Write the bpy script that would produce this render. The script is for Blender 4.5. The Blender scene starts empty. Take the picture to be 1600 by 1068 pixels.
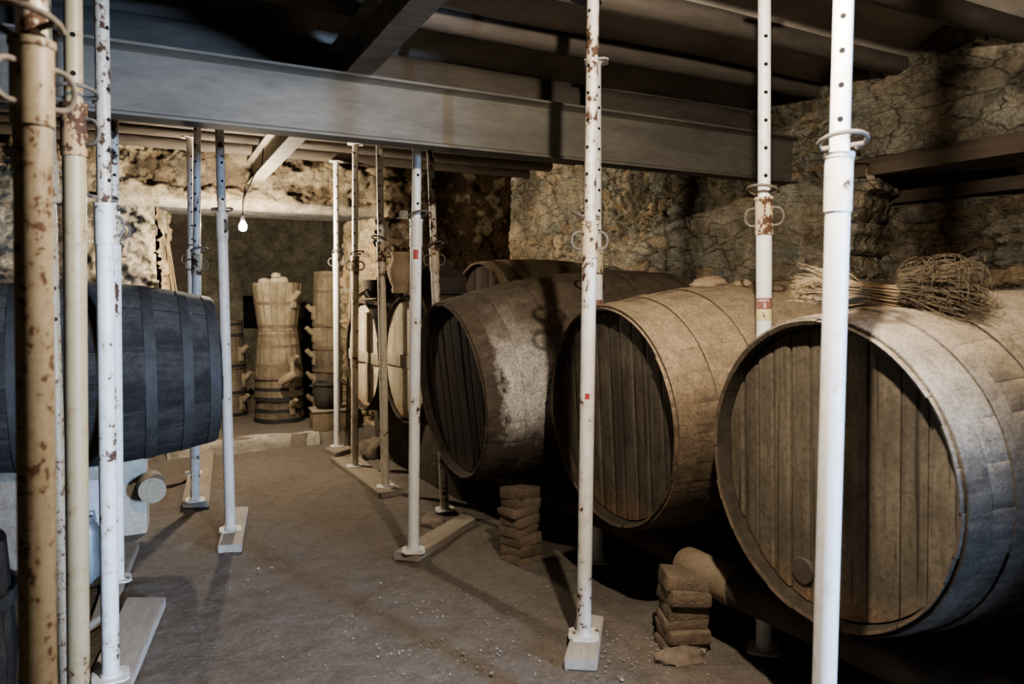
import bpy, bmesh, math, random
import numpy as np
from mathutils import Vector, Matrix, Euler, noise as mnoise
random.seed(7)
PI = math.pi
scn = bpy.context.scene
COL = scn.collection

# ------------------------------------------------------------------ camera model (1600x1068 frame)
F_PX, TH, HC = 1180.0, math.radians(28.5), 1.45
PH = math.atan(74 / 1180)
c_, s_, cp, sp = math.cos(TH), math.sin(TH), math.cos(PH), math.sin(PH)
def at(px, d, z):                      # point at forward distance d and height z
    l = (px - 800) / F_PX * (d * cp - (z - HC) * sp)
    return Vector((d * s_ + l * c_, d * c_ - l * s_, z))
def ground(px, py, z0=0.0):
    a = (px - 800) / F_PX; b = (534 - py) / F_PX
    t = (z0 - HC) / (-sp + b * cp); d = t * (cp + b * sp); l = t * a
    return Vector((d * s_ + l * c_, d * c_ - l * s_, z0))
def depth(p): return p[0] * s_ + p[1] * c_
def zat(py, d):
    b = (534 - py) / F_PX
    return HC + d * (-sp + b * cp) / (cp + b * sp)
def onY(px, Y, z):
    u = (px - 800) / F_PX
    return at(px, (Y - u * (z - HC) * sp * s_) / (c_ - u * cp * s_), z)

# ------------------------------------------------------------------ node helpers
class NT:
    def __init__(self, name):
        self.m = bpy.data.materials.new(name); self.m.use_nodes = True
        self.t = self.m.node_tree; self.t.nodes.clear()
        self.out = self.n('ShaderNodeOutputMaterial'); self.b = self.n('ShaderNodeBsdfPrincipled')
        self.l(self.b.outputs[0], self.out.inputs[0])
    def n(self, t, **k):
        o = self.t.nodes.new(t)
        for a, v in k.items(): setattr(o, a, v)
        return o
    def l(self, a, b): self.t.links.new(a, b)
    def put(self, sock, v):
        if v is None: return
        if hasattr(v, 'is_linked') or isinstance(v, bpy.types.NodeSocket): self.l(v, sock)
        else:
            if isinstance(v, (tuple, list)) and len(v) == 3 and sock.type == 'RGBA': v = (*v, 1)
            sock.default_value = v
    def coord(self, scale=(1, 1, 1), rnd=True, space='Object', loc=(0, 0, 0)):
        tc = self.n('ShaderNodeTexCoord'); mp = self.n('ShaderNodeMapping')
        mp.inputs['Scale'].default_value = scale; mp.inputs['Location'].default_value = loc
        src = tc.outputs[space]
        if rnd:
            oi = self.n('ShaderNodeObjectInfo')
            mu = self.n('ShaderNodeMath', operation='MULTIPLY'); self.l(oi.outputs['Random'], mu.inputs[0]); mu.inputs[1].default_value = 37.0
            ad = self.n('ShaderNodeVectorMath', operation='ADD'); self.l(src, ad.inputs[0]); self.l(mu.outputs[0], ad.inputs[1])
            src = ad.outputs[0]
        self.l(src, mp.inputs[0]); return mp.outputs[0]
    def noise(self, co, scale, detail=5, rough=.6, dist=0.0):
        x = self.n('ShaderNodeTexNoise'); self.l(co, x.inputs['Vector'])
        x.inputs['Scale'].default_value = scale; x.inputs['Detail'].default_value = detail
        x.inputs['Roughness'].default_value = rough; x.inputs['Distortion'].default_value = dist
        return x.outputs['Fac']
    def ramp(self, f, lo, hi, a=0.0, b=1.0):
        x = self.n('ShaderNodeMapRange', clamp=True); self.l(f, x.inputs[0])
        for i, v in enumerate((lo, hi, a, b)): x.inputs[i + 1].default_value = v
        return x.outputs[0]
    def mix(self, f, a, b, mode='MIX'):
        x = self.n('ShaderNodeMix', data_type='RGBA', blend_type=mode)
        self.put(x.inputs[0], f); self.put(x.inputs[6], a); self.put(x.inputs[7], b); return x.outputs[2]
    def math(self, op, a, b=0.0):
        x = self.n('ShaderNodeMath', operation=op); self.put(x.inputs[0], a); self.put(x.inputs[1], b); return x.outputs[0]
    def attr(self, name):
        x = self.n('ShaderNodeAttribute', attribute_name=name); return x
    def bump(self, h, strength=.5, dist=.01, prev=None):
        x = self.n('ShaderNodeBump'); x.inputs['Strength'].default_value = strength; x.inputs['Distance'].default_value = dist
        self.l(h, x.inputs['Height'])
        if prev is not None: self.l(prev, x.inputs['Normal'])
        return x.outputs[0]
    def fin(self, col, rough=.8, normal=None, metal=0.0, spec=None):
        self.put(self.b.inputs['Base Color'], col); self.put(self.b.inputs['Roughness'], rough)
        self.put(self.b.inputs['Metallic'], metal)
        if spec is not None: self.b.inputs['Specular IOR Level'].default_value = spec
        if normal is not None: self.l(normal, self.b.inputs['Normal'])
        return self.m

def paint_mat(name, base, rust_lo, rough=.45, sc=1.0):
    t = NT(name); co = t.coord((sc, sc, sc)); cs = t.coord((sc, sc, .18 * sc))
    n1 = t.noise(co, 28, 6, .7); n2 = t.noise(cs, 22, 4, .6); n3 = t.noise(co, 7, 4, .6)
    s = t.math('ADD', t.math('MULTIPLY', n1, .55), t.math('MULTIPLY', n2, .45))
    s = t.math('ADD', s, t.math('MULTIPLY', t.math('SUBTRACT', n3, .5), .45))
    rust = t.ramp(s, rust_lo, rust_lo + .035)
    stain = t.ramp(s, rust_lo - .14, rust_lo + .02, 0, .55)
    rc = t.mix(t.noise(co, 60, 3), (.035, .021, .014), (.125, .062, .034))
    bc = t.mix(t.ramp(t.noise(cs, 9, 5), .3, .75, 0, .4), base, tuple(v * .72 for v in base))
    bc = t.mix(stain, bc, (base[0] * .62, base[1] * .48, base[2] * .34))
    r = t.ramp(rust, 0, 1, rough, .9)
    return t.fin(t.mix(rust, bc, rc), r, t.bump(rust, .25, -.003))

def simple_mat(name, a, b, scale=12, rough=.8, bump=.3, bd=.004, sc=(1, 1, 1), metal=0.0):
    t = NT(name); co = t.coord(sc)
    n = t.noise(co, scale, 8, .65); n2 = t.noise(co, scale * 6, 4, .6)
    col = t.mix(t.ramp(n, .3, .7), a, b)
    col = t.mix(t.ramp(n2, .35, .75, 0, .35), col, tuple(v * .45 for v in a))
    return t.fin(col, rough, t.bump(t.math('ADD', n, t.math('MULTIPLY', n2, .5)), bump, bd), metal)

def stave_mat(name, wood_a, wood_b, dust, d_lo, d_hi, patch=None, stripes=.35, dustmax=1.0):
    """old cooperage wood, grain along local x; settled dust on the faces that look up"""
    t = NT(name); co = t.coord((1, 1, 1)); cg = t.coord((1.2, 14, 14)); pl = t.coord((1, 1, 1), rnd=False)
    tone = t.attr('Col').outputs['Fac']
    g = t.noise(cg, 3.5, 6, .65); n = t.noise(co, 4, 6, .65); fine = t.noise(co, 70, 4, .7)
    col = t.mix(t.ramp(g, .3, .72), wood_a, wood_b)
    col = t.mix(t.ramp(n, .35, .7, 0, .5), col, tuple(v * .5 for v in wood_a))
    col = t.mix(1.0, col, t.mix(tone, (1 - stripes,) * 3, (1 + stripes,) * 3), 'MULTIPLY')
    if patch:                                     # pale crust of lime and mould
        pc, x0, x1, y0, z0, z1, z2, z3, zf = patch
        sx = t.n('ShaderNodeSeparateXYZ'); t.l(pl, sx.inputs[0])
        w = t.math('MULTIPLY', t.math('SUBTRACT', n, .5), .42)
        xx = t.math('ADD', sx.outputs[0], w); zz = t.math('ADD', sx.outputs[2], w)
        m = t.math('MULTIPLY', t.ramp(xx, x0, x0 + .05), t.ramp(xx, x1 - .08, x1, 1, 0))
        m = t.math('MULTIPLY', m, t.ramp(sx.outputs[1], y0, y0 - .12, 0, 1))
        m = t.math('MULTIPLY', m, t.ramp(zz, z0, z1)); m = t.math('MULTIPLY', m, t.ramp(zz, z2, z3, 1, zf))
        m = t.math('MULTIPLY', m, t.ramp(fine, .25, .6, .35, 1))
        col = t.mix(m, col, pc)
    ge = t.n('ShaderNodeNewGeometry'); sz = t.n('ShaderNodeSeparateXYZ'); t.l(ge.outputs['Normal'], sz.inputs[0])
    h = t.math('ADD', sz.outputs[2], t.math('MULTIPLY', t.math('SUBTRACT', n, .5), .8))
    dm = t.math('MULTIPLY', t.ramp(h, d_lo, d_hi, 0, dustmax), t.ramp(fine, .2, .55, .55, 1))
    dc = t.mix(t.noise(co, 2.2, 5), dust, tuple(v * .62 for v in dust))
    col = t.mix(dm, col, dc)
    sp_ = t.noise(co, 120, 4, .75); md = t.noise(co, 13, 6, .7)
    col = t.mix(1.0, col, t.mix(t.ramp(sp_, .34, .64), (.62,) * 3, (1.2,) * 3), 'MULTIPLY')
    col = t.mix(1.0, col, t.mix(t.ramp(md, .32, .62), (.66,) * 3, (1.14,) * 3), 'MULTIPLY')
    bn = t.bump(t.math('ADD', t.math('ADD', g, n), t.math('MULTIPLY', fine, .8)), .55, .006)
    return t.fin(col, .88, bn, spec=.25)

def plank_mat(name, a, b, dirt, bottom=None, grain=(14, 14, 1.0), stripes=.4, cracks=True):
    """vertical boards, grain along z (or the axis with the small grain scale)"""
    t = NT(name); co = t.coord(); cg = t.coord(grain); tone = t.attr('Col').outputs['Fac']
    g = t.noise(cg, 3, 7, .68); n = t.noise(co, 5, 6, .65); f = t.noise(co, 55, 4, .7)
    col = t.mix(t.ramp(g, .34, .66), a, b)
    col = t.mix(1.0, col, t.mix(tone, (1 - stripes,) * 3, (1 + stripes,) * 3), 'MULTIPLY')
    col = t.mix(t.ramp(n, .40, .66, 0, .85), col, dirt)
    if bottom:
        sx = t.n('ShaderNodeSeparateXYZ'); t.l(t.coord(rnd=False), sx.inputs[0])
        zz = t.math('ADD', sx.outputs[2], t.math('MULTIPLY', t.math('SUBTRACT', n, .5), .35))
        col = t.mix(t.ramp(zz, bottom[1], bottom[2], .85, 0), col, bottom[0])
    if cracks:
        ck = t.ramp(t.noise(t.coord((grain[0] * .9, grain[1] * .9, grain[2] * .35)), 2.6, 5, .6), .60, .65, 0, .7)
        col = t.mix(ck, col, tuple(v * .2 for v in a))
    col = t.mix(t.ramp(f, .48, .72, 0, .6), col, tuple(v * .35 for v in a))
    return t.fin(col, .88, t.bump(t.math('ADD', g, t.math('MULTIPLY', f, .6)), .6, .006), spec=.25)

def wall_mat(name, crack=.42, contrast=1.0):
    t = NT(name); co = t.coord(rnd=False); col = t.attr('Col').outputs['Color']
    n = t.noise(co, 7, 9, .72); f = t.noise(co, 42, 6, .75); big = t.noise(co, 1.6, 4, .6)
    def vor(sc, k):
        wn = t.n('ShaderNodeTexNoise'); t.l(co, wn.inputs['Vector']); wn.inputs['Scale'].default_value = 5; wn.inputs['Detail'].default_value = 4
        ad = t.n('ShaderNodeVectorMath', operation='MULTIPLY_ADD'); t.l(wn.outputs['Color'], ad.inputs[0]); ad.inputs[1].default_value = (.22, .22, .13); t.l(co, ad.inputs[2])
        mp = t.n('ShaderNodeMapping'); mp.inputs['Scale'].default_value = sc; mp.inputs['Location'].default_value = (k, k, k); t.l(ad.outputs[0], mp.inputs[0])
        v = t.n('ShaderNodeTexVoronoi', feature='DISTANCE_TO_EDGE'); t.l(mp.outputs[0], v.inputs['Vector']); v.inputs['Scale'].default_value = 1
        return v.outputs['Distance']
    d1, d2 = vor((3.1, 3.1, 9.5), 3), vor((8, 8, 30), 7)
    msk = t.ramp(t.noise(co, 2.6, 4, .6), .40, .56)
    c1 = t.math('MULTIPLY', t.ramp(d1, .0, .055, 1, 0), t.ramp(msk, 0, 1, .25, 1))
    c2 = t.math('MULTIPLY', t.ramp(d2, .0, .10, 1, 0), t.ramp(msk, 0, 1, .55, .05))
    ck = t.math('MAXIMUM', c1, c2)
    col = t.mix(1.0, col, t.mix(t.ramp(n, .3, .7), (.48,) * 3, (1.5,) * 3), 'MULTIPLY')
    col = t.mix(1.0, col, t.mix(t.ramp(f, .3, .7), (.62,) * 3, (1.38,) * 3), 'MULTIPLY')
    col = t.mix(1.0, col, t.mix(t.ramp(big, .3, .7), (.8, .8, .8), (1.15, 1.13, 1.08)), 'MULTIPLY')
    col = t.mix(t.math('MULTIPLY', ck, crack), col, (.028, .023, .017))
    b1 = t.bump(n, 1.0, .05); b2 = t.bump(f, 1.0, .016, b1); b3 = t.bump(ck, min(1.0, crack * 2), -.016, b2)
    return t.fin(col, .95, b3, spec=.1)

def floor_mat():
    t = NT('earth'); co = t.coord(rnd=False); n = t.noise(co, 2.2, 8, .7); f = t.noise(co, 38, 6, .75); m = t.noise(co, 11, 6, .7)
    col = t.mix(t.ramp(n, .3, .7), (.135, .114, .096), (.225, .195, .168))
    col = t.mix(t.ramp(m, .35, .7, 0, .6), col, (.082, .067, .054))
    col = t.mix(t.ramp(f, .3, .75, 0, .55), col, (.28, .245, .21))
    col = t.mix(t.ramp(t.noise(co, 62, 3, .5), .70, .74, 0, .8), col, (.46, .43, .38))
    b = t.bump(m, .7, .03); b = t.bump(f, .8, .012, b)
    return t.fin(col, .95, b, spec=.15)

M = {}
M['white'] = paint_mat('white_paint', (.78, .78, .77), .655)
M['white_worn'] = paint_mat('worn_white_paint', (.72, .71, .68), .605)
M['white_rusty'] = paint_mat('rusted_white_paint', (.62, .58, .52), .535)
M['cream'] = paint_mat('cream_paint', (.42, .345, .215), .63)
M['cream_pale'] = paint_mat('pale_cream_paint', (.60, .545, .44), .61)
M['cream_rusty'] = paint_mat('rusted_cream_paint', (.30, .255, .185), .575, sc=2.2)
M['collar_rusty'] = paint_mat('rusted_collar_paint', (.6, .52, .4), .53, .6)
M['collar_heavy'] = paint_mat('heavily_rusted_collar', (.5, .36, .2), .455, .6)
M['rust'] = simple_mat('rusty_iron', (.10, .055, .035), (.19, .13, .095), 30, .75, .4, .002, metal=.2)
M['rod'] = simple_mat('grey_iron_rod', (.09, .075, .062), (.21, .18, .15), 40, .7, .3, .002)
M['hole'] = simple_mat('dark_hole', (.006, .005, .005), (.01, .008, .008), 10, 1, 0)
M['label_red'] = simple_mat('red_brown_label', (.20, .055, .045), (.34, .20, .18), 90, .5, 0)
M['label_red2'] = simple_mat('red_label', (.42, .05, .05), (.35, .09, .08), 120, .5, 0)
M['label_yellow'] = simple_mat('yellow_label', (.70, .62, .30), (.62, .56, .34), 60, .5, 0)
M['label_ink'] = simple_mat('label_ink', (.03, .03, .03), (.04, .04, .04), 60, .5, 0)
M['steel'] = simple_mat('dusty_steel', (.108, .10, .087), (.195, .178, .15), 7, .75, .25, .002, (.25, 1, 1), .15)
M['steel_long'] = simple_mat('dusty_steel_long', (.15, .13, .105), (.28, .245, .19), 9, .7, .25, .002, (1, .25, 1), .1)
M['joist'] = simple_mat('old_joist', (.06, .05, .042), (.13, .108, .088), 6, .85, .6, .01, (.2, 1, 1))
M['boards'] = simple_mat('ceiling_boards', (.16, .142, .12), (.30, .265, .22), 5, .9, .5, .008, (1, .25, 1))
M['plank'] = simple_mat('dusty_plank', (.23, .19, .145), (.36, .31, .25), 9, .9, .45, .004, (.3, 2, 1))
M['plank_pale'] = simple_mat('pale_plank', (.34, .30, .26), (.47, .43, .37), 8, .9, .35, .004, (.3, 2, 1))
M['brick'] = simple_mat('old_brick', (.13, .095, .065), (.23, .175, .12), 12, .95, .9, .015)
M['rock'] = simple_mat('dusty_rock', (.15, .115, .085), (.29, .235, .18), 8, .95, .9, .015)
M['clod'] = simple_mat('dry_earth', (.27, .20, .13), (.38, .30, .20), 12, .95, .8, .01)
M['ledge'] = simple_mat('dark_masonry', (.05, .04, .03), (.11, .09, .068), 7, .95, .9, .02)
M['rock_pale'] = simple_mat('pale_rock', (.38, .32, .25), (.52, .46, .37), 9, .95, .7, .01)
M['lintel'] = simple_mat('dark_timber', (.055, .040, .029), (.125, .095, .068), 6, .9, .7, .01, (1, .15, 1))
M['iron_pot'] = simple_mat('sooty_iron', (.035, .03, .027), (.085, .075, .065), 10, .7, .4, .004, metal=.2)
M['clay'] = simple_mat('rough_clay', (.32, .23, .15), (.47, .36, .25), 13, .95, 1, .012)
M['straw'] = simple_mat('straw', (.25, .18, .10), (.37, .28, .17), 14, .8, .2)
M['straw_dark'] = simple_mat('dusty_straw', (.055, .041, .025), (.13, .10, .062), 9, .85, .2)
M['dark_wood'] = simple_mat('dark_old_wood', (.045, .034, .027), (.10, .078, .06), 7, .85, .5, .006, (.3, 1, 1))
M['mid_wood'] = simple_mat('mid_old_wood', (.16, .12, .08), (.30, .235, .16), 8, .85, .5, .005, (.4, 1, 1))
M['log_dark'] = simple_mat('dusty_log', (.075, .058, .04), (.15, .12, .085), 8, .9, .6, .006, (1, .4, 1))
M['peg_wood'] = simple_mat('peg_wood', (.22, .18, .125), (.34, .285, .205), 10, .85, .3)
M['zinc'] = simple_mat('zinc_sheet', (.13, .145, .16), (.24, .26, .285), 8, .5, .2, metal=.4)
M['limewash'] = simple_mat('lime_plaster', (.24, .21, .175), (.50, .47, .42), 9, .9, .8, .012)
M['white_board'] = simple_mat('whitewashed_board', (.40, .42, .44), (.60, .61, .62), 9, .8, .4)
M['hoop_left'] = simple_mat('hoop_left', (.028, .026, .025), (.058, .054, .051), 14, .75, .3, .002)
M['hoop_rust'] = simple_mat('hoop_rust', (.12, .088, .064), (.22, .165, .12), 16, .85, .4, .003)
M['hoop_dark'] = simple_mat('hoop_dark', (.022, .022, .025), (.05, .05, .055), 14, .7, .3, .002, metal=.2)
M['lint'] = simple_mat('lint', (.15, .13, .1), (.3, .26, .2), 20)
M['cable'] = simple_mat('black_cable', (.01, .01, .01), (.02, .02, .02), 20, .6, 0)
M['chips'] = simple_mat('chips', (.26, .23, .19), (.42, .38, .33), 30, .95, .2)
M['chime_in'] = simple_mat('chime_inside', (.022, .017, .012), (.06, .045, .03), 26, .95, .6, .006)
M['chime'] = simple_mat('chime', (.05, .036, .024), (.14, .10, .068), 22, .95, .6, .006)
M['earth'] = floor_mat()
M['stone'] = wall_mat('rubble_stone')
M['plaster'] = wall_mat('broken_plaster', .06)
def ceil_mat():
    t = NT('plastered_vault'); co = t.coord((.35, 1, 1), rnd=False); col = t.attr('Col').outputs['Color']
    n = t.noise(co, 5, 7, .65); f = t.noise(t.coord(rnd=False), 40, 5, .7)
    col = t.mix(1.0, col, t.mix(t.ramp(n, .3, .7), (.65,) * 3, (1.25,) * 3), 'MULTIPLY')
    return t.fin(col, .95, t.bump(f, .5, .006, t.bump(n, .5, .015)), spec=.1)
M['ceil'] = ceil_mat()
DUST = (.37, .29, .195)
M['bar_a'] = stave_mat('staves_dusty', (.085, .06, .04), (.17, .125, .085), DUST, -.05, .55, None, .12)
M['bar_near'] = stave_mat('staves_near', (.042, .034, .028), (.105, .088, .072), (.37, .305, .225), .22, .95, ((.30, .275, .24), -.95, -.60, .35, .55, .85, 1.3, 1.4, 1.), .15)
M['bar_c'] = stave_mat('staves_grey', (.06, .046, .036), (.13, .105, .085), (.20, .155, .11), .25, .95, ((.56, .53, .49), -.71, -.36, .10, .33, .5, .85, 1.05, .2), .2, .85)
M['bar_left'] = stave_mat('staves_left', (.034, .030, .028), (.07, .063, .058), (.13, .12, .11), .35, 1.0, None, .22, .85)
M['bar_small'] = stave_mat('staves_small', (.05, .037, .026), (.12, .09, .06), (.22, .165, .11), .3, .95)
M['bar_behind'] = stave_mat('staves_behind', (.10, .075, .05), (.19, .145, .10), (.20, .15, .10), .3, .95)
M['hoop_a'] = stave_mat('hoop_dusty', (.10, .072, .05), (.18, .135, .095), DUST, -.05, .55, None, .1)
M['hoop_near'] = stave_mat('hoop_near', (.12, .10, .085), (.27, .24, .21), (.42, .36, .29), .2, .9, None, .1)
M['hoop_c'] = stave_mat('hoop_grey', (.065, .055, .055), (.15, .13, .125), (.18, .15, .13), .3, .95, None, .1)
M['head_a'] = plank_mat('head_dusty', (.105, .087, .063), (.165, .138, .10), (.085, .069, .05), ((.24, .155, .095), .08, .24), stripes=.22)
M['head_b'] = plank_mat('head_dark_tan', (.075, .062, .048), (.165, .138, .105), (.07, .056, .042), ((.23, .135, .075), .08, .24), stripes=.3)
M['head_c'] = plank_mat('head_dark', (.022, .017, .014), (.055, .041, .034), (.05, .035, .027), ((.13, .085, .055), .05, .22))
M['head_pale'] = plank_mat('head_pale', (.46, .40, .30), (.64, .57, .44), (.36, .29, .20), ((.36, .20, .09), .03, .20))
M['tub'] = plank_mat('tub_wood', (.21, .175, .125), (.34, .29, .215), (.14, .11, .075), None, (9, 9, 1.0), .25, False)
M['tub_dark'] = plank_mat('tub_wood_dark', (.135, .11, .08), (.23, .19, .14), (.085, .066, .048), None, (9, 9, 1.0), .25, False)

# ------------------------------------------------------------------ mesh helpers
class MB:
    def __init__(self): self.v = []; self.f = []; self.mi = []; self.tone = []
    def add(self, vs, fs, mi=0, tone=.5):
        o = len(self.v); self.v += [tuple(p) for p in vs]
        self.tone += [tone] * len(vs) if not isinstance(tone, (list, tuple)) else list(tone)
        for q in fs: self.f.append(tuple(i + o for i in q)); self.mi.append(mi)
    def box(self, lo, hi, M4=None, mi=0, tone=.5, bev=0.0, jit=0.0):
        x0, y0, z0 = lo; x1, y1, z1 = hi
        if bev <= 0:
            vs = [(x0, y0, z0), (x1, y0, z0), (x1, y1, z0), (x0, y1, z0), (x0, y0, z1), (x1, y0, z1), (x1, y1, z1), (x0, y1, z1)]
            fs = [(0, 3, 2, 1), (4, 5, 6, 7), (0, 1, 5, 4), (1, 2, 6, 5), (2, 3, 7, 6), (3, 0, 4, 7)]
        else:
            bm = bmesh.new(); bmesh.ops.create_cube(bm, size=1)
            for q in bm.verts:
                q.co = Vector(((x0 + x1) / 2 + q.co.x * (x1 - x0), (y0 + y1) / 2 + q.co.y * (y1 - y0), (z0 + z1) / 2 + q.co.z * (z1 - z0)))
                q.co += Vector((random.uniform(-jit, jit), random.uniform(-jit, jit), random.uniform(-jit, jit)))
            bmesh.ops.bevel(bm, geom=bm.edges[:], offset=bev, segments=2, affect='EDGES', profile=.6)
            bm.verts.index_update(); vs = [q.co.copy() for q in bm.verts]; fs = [[q.index for q in p.verts] for p in bm.faces]; bm.free()
        if M4 is not None: vs = [M4 @ Vector(p) for p in vs]
        self.add(vs, fs, mi, tone)
    def lathe(self, prof, n=32, axis='z', off=(0, 0, 0), caps=True, mi=0, tone=.5, closed=False, oval=1.0):
        vs = []; k = len(prof)
        for i in range(n):
            a = 2 * PI * i / n; ca, sa = math.cos(a), math.sin(a) * oval
            for r, h in prof:
                p = (r * ca, r * sa, h) if axis == 'z' else (h, r * ca, r * sa)
                vs.append((p[0] + off[0], p[1] + off[1], p[2] + off[2]))
        fs = []
        for i in range(n):
            j = (i + 1) % n
            for q in range(k if closed else k - 1):
                w = (q + 1) % k
                fs.append((i * k + q, j * k + q, j * k + w, i * k + w))
        if caps and not closed:
            fs.append(tuple(i * k for i in range(n))[::-1]); fs.append(tuple(i * k + k - 1 for i in range(n)))
        self.add(vs, fs, mi, tone)
    def tube(self, pts, r, n=8, mi=0, tone=.5, cap=True):
        pts = [Vector(p) for p in pts]; rs = r if isinstance(r, (list, tuple)) else [r] * len(pts)
        vs = []; up = None
        for i, p in enumerate(pts):
            d = (pts[min(i + 1, len(pts) - 1)] - pts[max(i - 1, 0)])
            d = d.normalized() if d.length > 1e-9 else Vector((0, 0, 1))
            if up is None: up = d.orthogonal().normalized()
            up = (up - d * up.dot(d)); up = up.normalized() if up.length > 1e-6 else d.orthogonal().normalized()
            w = d.cross(up)
            for k in range(n):
                a = 2 * PI * k / n; vs.append(p + (up * math.cos(a) + w * math.sin(a)) * rs[i])
        fs = []
        for i in range(len(pts) - 1):
            for k in range(n):
                fs.append((i * n + k, i * n + (k + 1) % n, (i + 1) * n + (k + 1) % n, (i + 1) * n + k))
        if cap: fs.append(tuple(range(n))[::-1]); fs.append(tuple(range((len(pts) - 1) * n, len(pts) * n)))
        self.add(vs, fs, mi, tone)
    def build(self, name, mats, parent=None, smooth=35, loc=None, rot=None):
        me = bpy.data.meshes.new(name); me.from_pydata(self.v, [], self.f)
        mats = mats if isinstance(mats, (list, tuple)) else [mats]
        for m in mats: me.materials.append(m)
        me.polygons.foreach_set('material_index', self.mi)
        ca = me.color_attributes.new('Col', 'FLOAT_COLOR', 'POINT')
        t = np.asarray(self.tone, dtype=np.float32)
        ca.data.foreach_set('color', np.stack([t, t, t, np.ones_like(t)], 1).ravel())
        bm = bmesh.new(); bm.from_mesh(me); bmesh.ops.recalc_face_normals(bm, faces=bm.faces); bm.to_mesh(me); bm.free()
        if smooth:
            me.shade_smooth(); me.set_sharp_from_angle(angle=math.radians(smooth))
        o = bpy.data.objects.new(name, me); COL.objects.link(o)
        if parent is not None: o.parent = parent
        if loc is not None: o.location = loc
        if rot is not None: o.rotation_euler = rot
        return o

def tag(o, label, cat, group=None, kind=None):
    o['label'] = label; o['category'] = cat
    if group: o['group'] = group
    if kind: o['kind'] = kind
    return o
def thing(name, label, cat, loc=(0, 0, 0), rot=(0, 0, 0), group=None):
    o = bpy.data.objects.new(name, None); COL.objects.link(o); o.empty_display_size = .1
    o.location = loc; o.rotation_euler = rot
    return tag(o, label, cat, group)
def struct(o): o['kind'] = 'structure'; return o

# ------------------------------------------------------------------ numpy noise for rubble masonry
def hsh(i, j, k):
    v = np.sin(i * 127.1 + j * 311.7 + k * 74.7) * 43758.5453
    return v - np.floor(v)
def vnoise(x, y, k=0):
    i, j = np.floor(x), np.floor(y); u, w = x - i, y - j
    u = u * u * (3 - 2 * u); w = w * w * (3 - 2 * w)
    return (hsh(i, j, k) * (1 - u) + hsh(i + 1, j, k) * u) * (1 - w) + (hsh(i, j + 1, k) * (1 - u) + hsh(i + 1, j + 1, k) * u) * w
def fbm(x, y, k=0, o=5):
    a, t, n = .5, 0, 0
    for q in range(o):
        t = t + a * vnoise(x, y, k + q); n += a; a *= .5; x = x * 2.03 + 3.1; y = y * 2.03 + 1.7
    return t / n
def cells(x, y, k=0):
    i, j = np.floor(x), np.floor(y); f1 = np.full(x.shape, 9.); f2 = f1.copy(); idv = np.zeros(x.shape)
    for a in (-1, 0, 1):
        for b in (-1, 0, 1):
            ci, cj = i + a, j + b
            px, py = ci + .15 + .7 * hsh(ci, cj, k), cj + .15 + .7 * hsh(ci, cj, k + 9)
            d = np.hypot(px - x, py - y); new = d < f1
            f2 = np.where(new, f1, np.minimum(f2, d)); idv = np.where(new, hsh(ci, cj, k + 5), idv); f1 = np.where(new, d, f1)
    return f1, f2, idv
def sstep(a, b, x):
    t = np.clip((x - a) / (b - a), 0, 1); return t * t * (3 - 2 * t)
def rubble(u, v, su=.26, sv=.12, k=0, depth_=.05):
    wu = u + .10 * (fbm(u * 3, v * 3, k + 20) - .5) * 2; wv = v + .07 * (fbm(u * 3, v * 3, k + 40) - .5) * 2
    f1, f2, idv = cells(wu / su, wv / sv, k)
    g1, g2, id2 = cells(wu / (su * .45), wv / (sv * .42), k + 60)
    mix = fbm(u * 1.3, v * 1.3, k + 80) > .5
    e = np.where(mix, f2 - f1, (g2 - g1) * .8); ident = np.where(mix, idv, id2)
    body = sstep(.03, .11, e) * (1 - .55 * sstep(.45, .62, fbm(u * 2.6, v * 2.6, k + 15)))
    rid = 1 - np.abs(fbm(u * 5 + .6 * vnoise(u * 3, v * 3, k), v * 9, k + 17, 6) - .5) * 2
    h = body * (.35 + .65 * ident) * depth_ + (rid - .8) * .035 + (fbm(u * 16, v * 22, k + 3) - .5) * .022 + (fbm(u * 1.1, v * 1.1, k + 7) - .5) * .07
    tone = np.stack([.215 + .15 * ident, .185 + .13 * ident, .142 + .10 * ident], -1)
    warm = hsh(np.floor(ident * 977), np.floor(ident * 331), 3)[..., None]
    tone = tone * (1 + (warm - .5) * np.array([.25, .0, -.25]))
    mort = np.array([.30, .26, .20])
    patch = sstep(.42, .62, fbm(u * 1.7, v * 1.7, k + 11))[..., None]
    col = tone * body[..., None] + (mort * (.35 + .9 * patch)) * (1 - body[..., None])
    return h, col
def grid_obj(name, P, Cc, mat, keep=None, smooth=True, flip=False):
    nu, nv = P.shape[:2]
    idx = np.arange(nu * nv).reshape(nu, nv)
    q = np.stack([idx[:-1, :-1], idx[1:, :-1], idx[1:, 1:], idx[:-1, 1:]], -1)
    q = q[keep] if keep is not None else q.reshape(-1, 4)
    if flip: q = q[:, ::-1]
    me = bpy.data.meshes.new(name)
    used = np.unique(q); remap = np.full(nu * nv, -1); remap[used] = np.arange(len(used))
    me.from_pydata(P.reshape(-1, 3)[used].tolist(), [], remap[q].tolist())
    me.materials.append(mat)
    ca = me.color_attributes.new('Col', 'FLOAT_COLOR', 'POINT')
    Cf = np.concatenate([Cc.reshape(-1, 3)[used], np.ones((len(used), 1))], 1).astype(np.float32)
    ca.data.foreach_set('color', Cf.ravel())
    if smooth: me.shade_smooth()
    o = bpy.data.objects.new(name, me); COL.objects.link(o); return o
def join_into(a, others):
    """merge helper meshes of one wall into a single object"""
    bm = bmesh.new(); bm.from_mesh(a.data)
    for o in others:
        bm.from_mesh(o.data)
    bm.to_mesh(a.data); bm.free()
    for o in others: bpy.data.objects.remove(o)
    return a

XR, YB, ZC, XL, YF = 3.95, 7.3, 2.90, -1.9, -2.2
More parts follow.
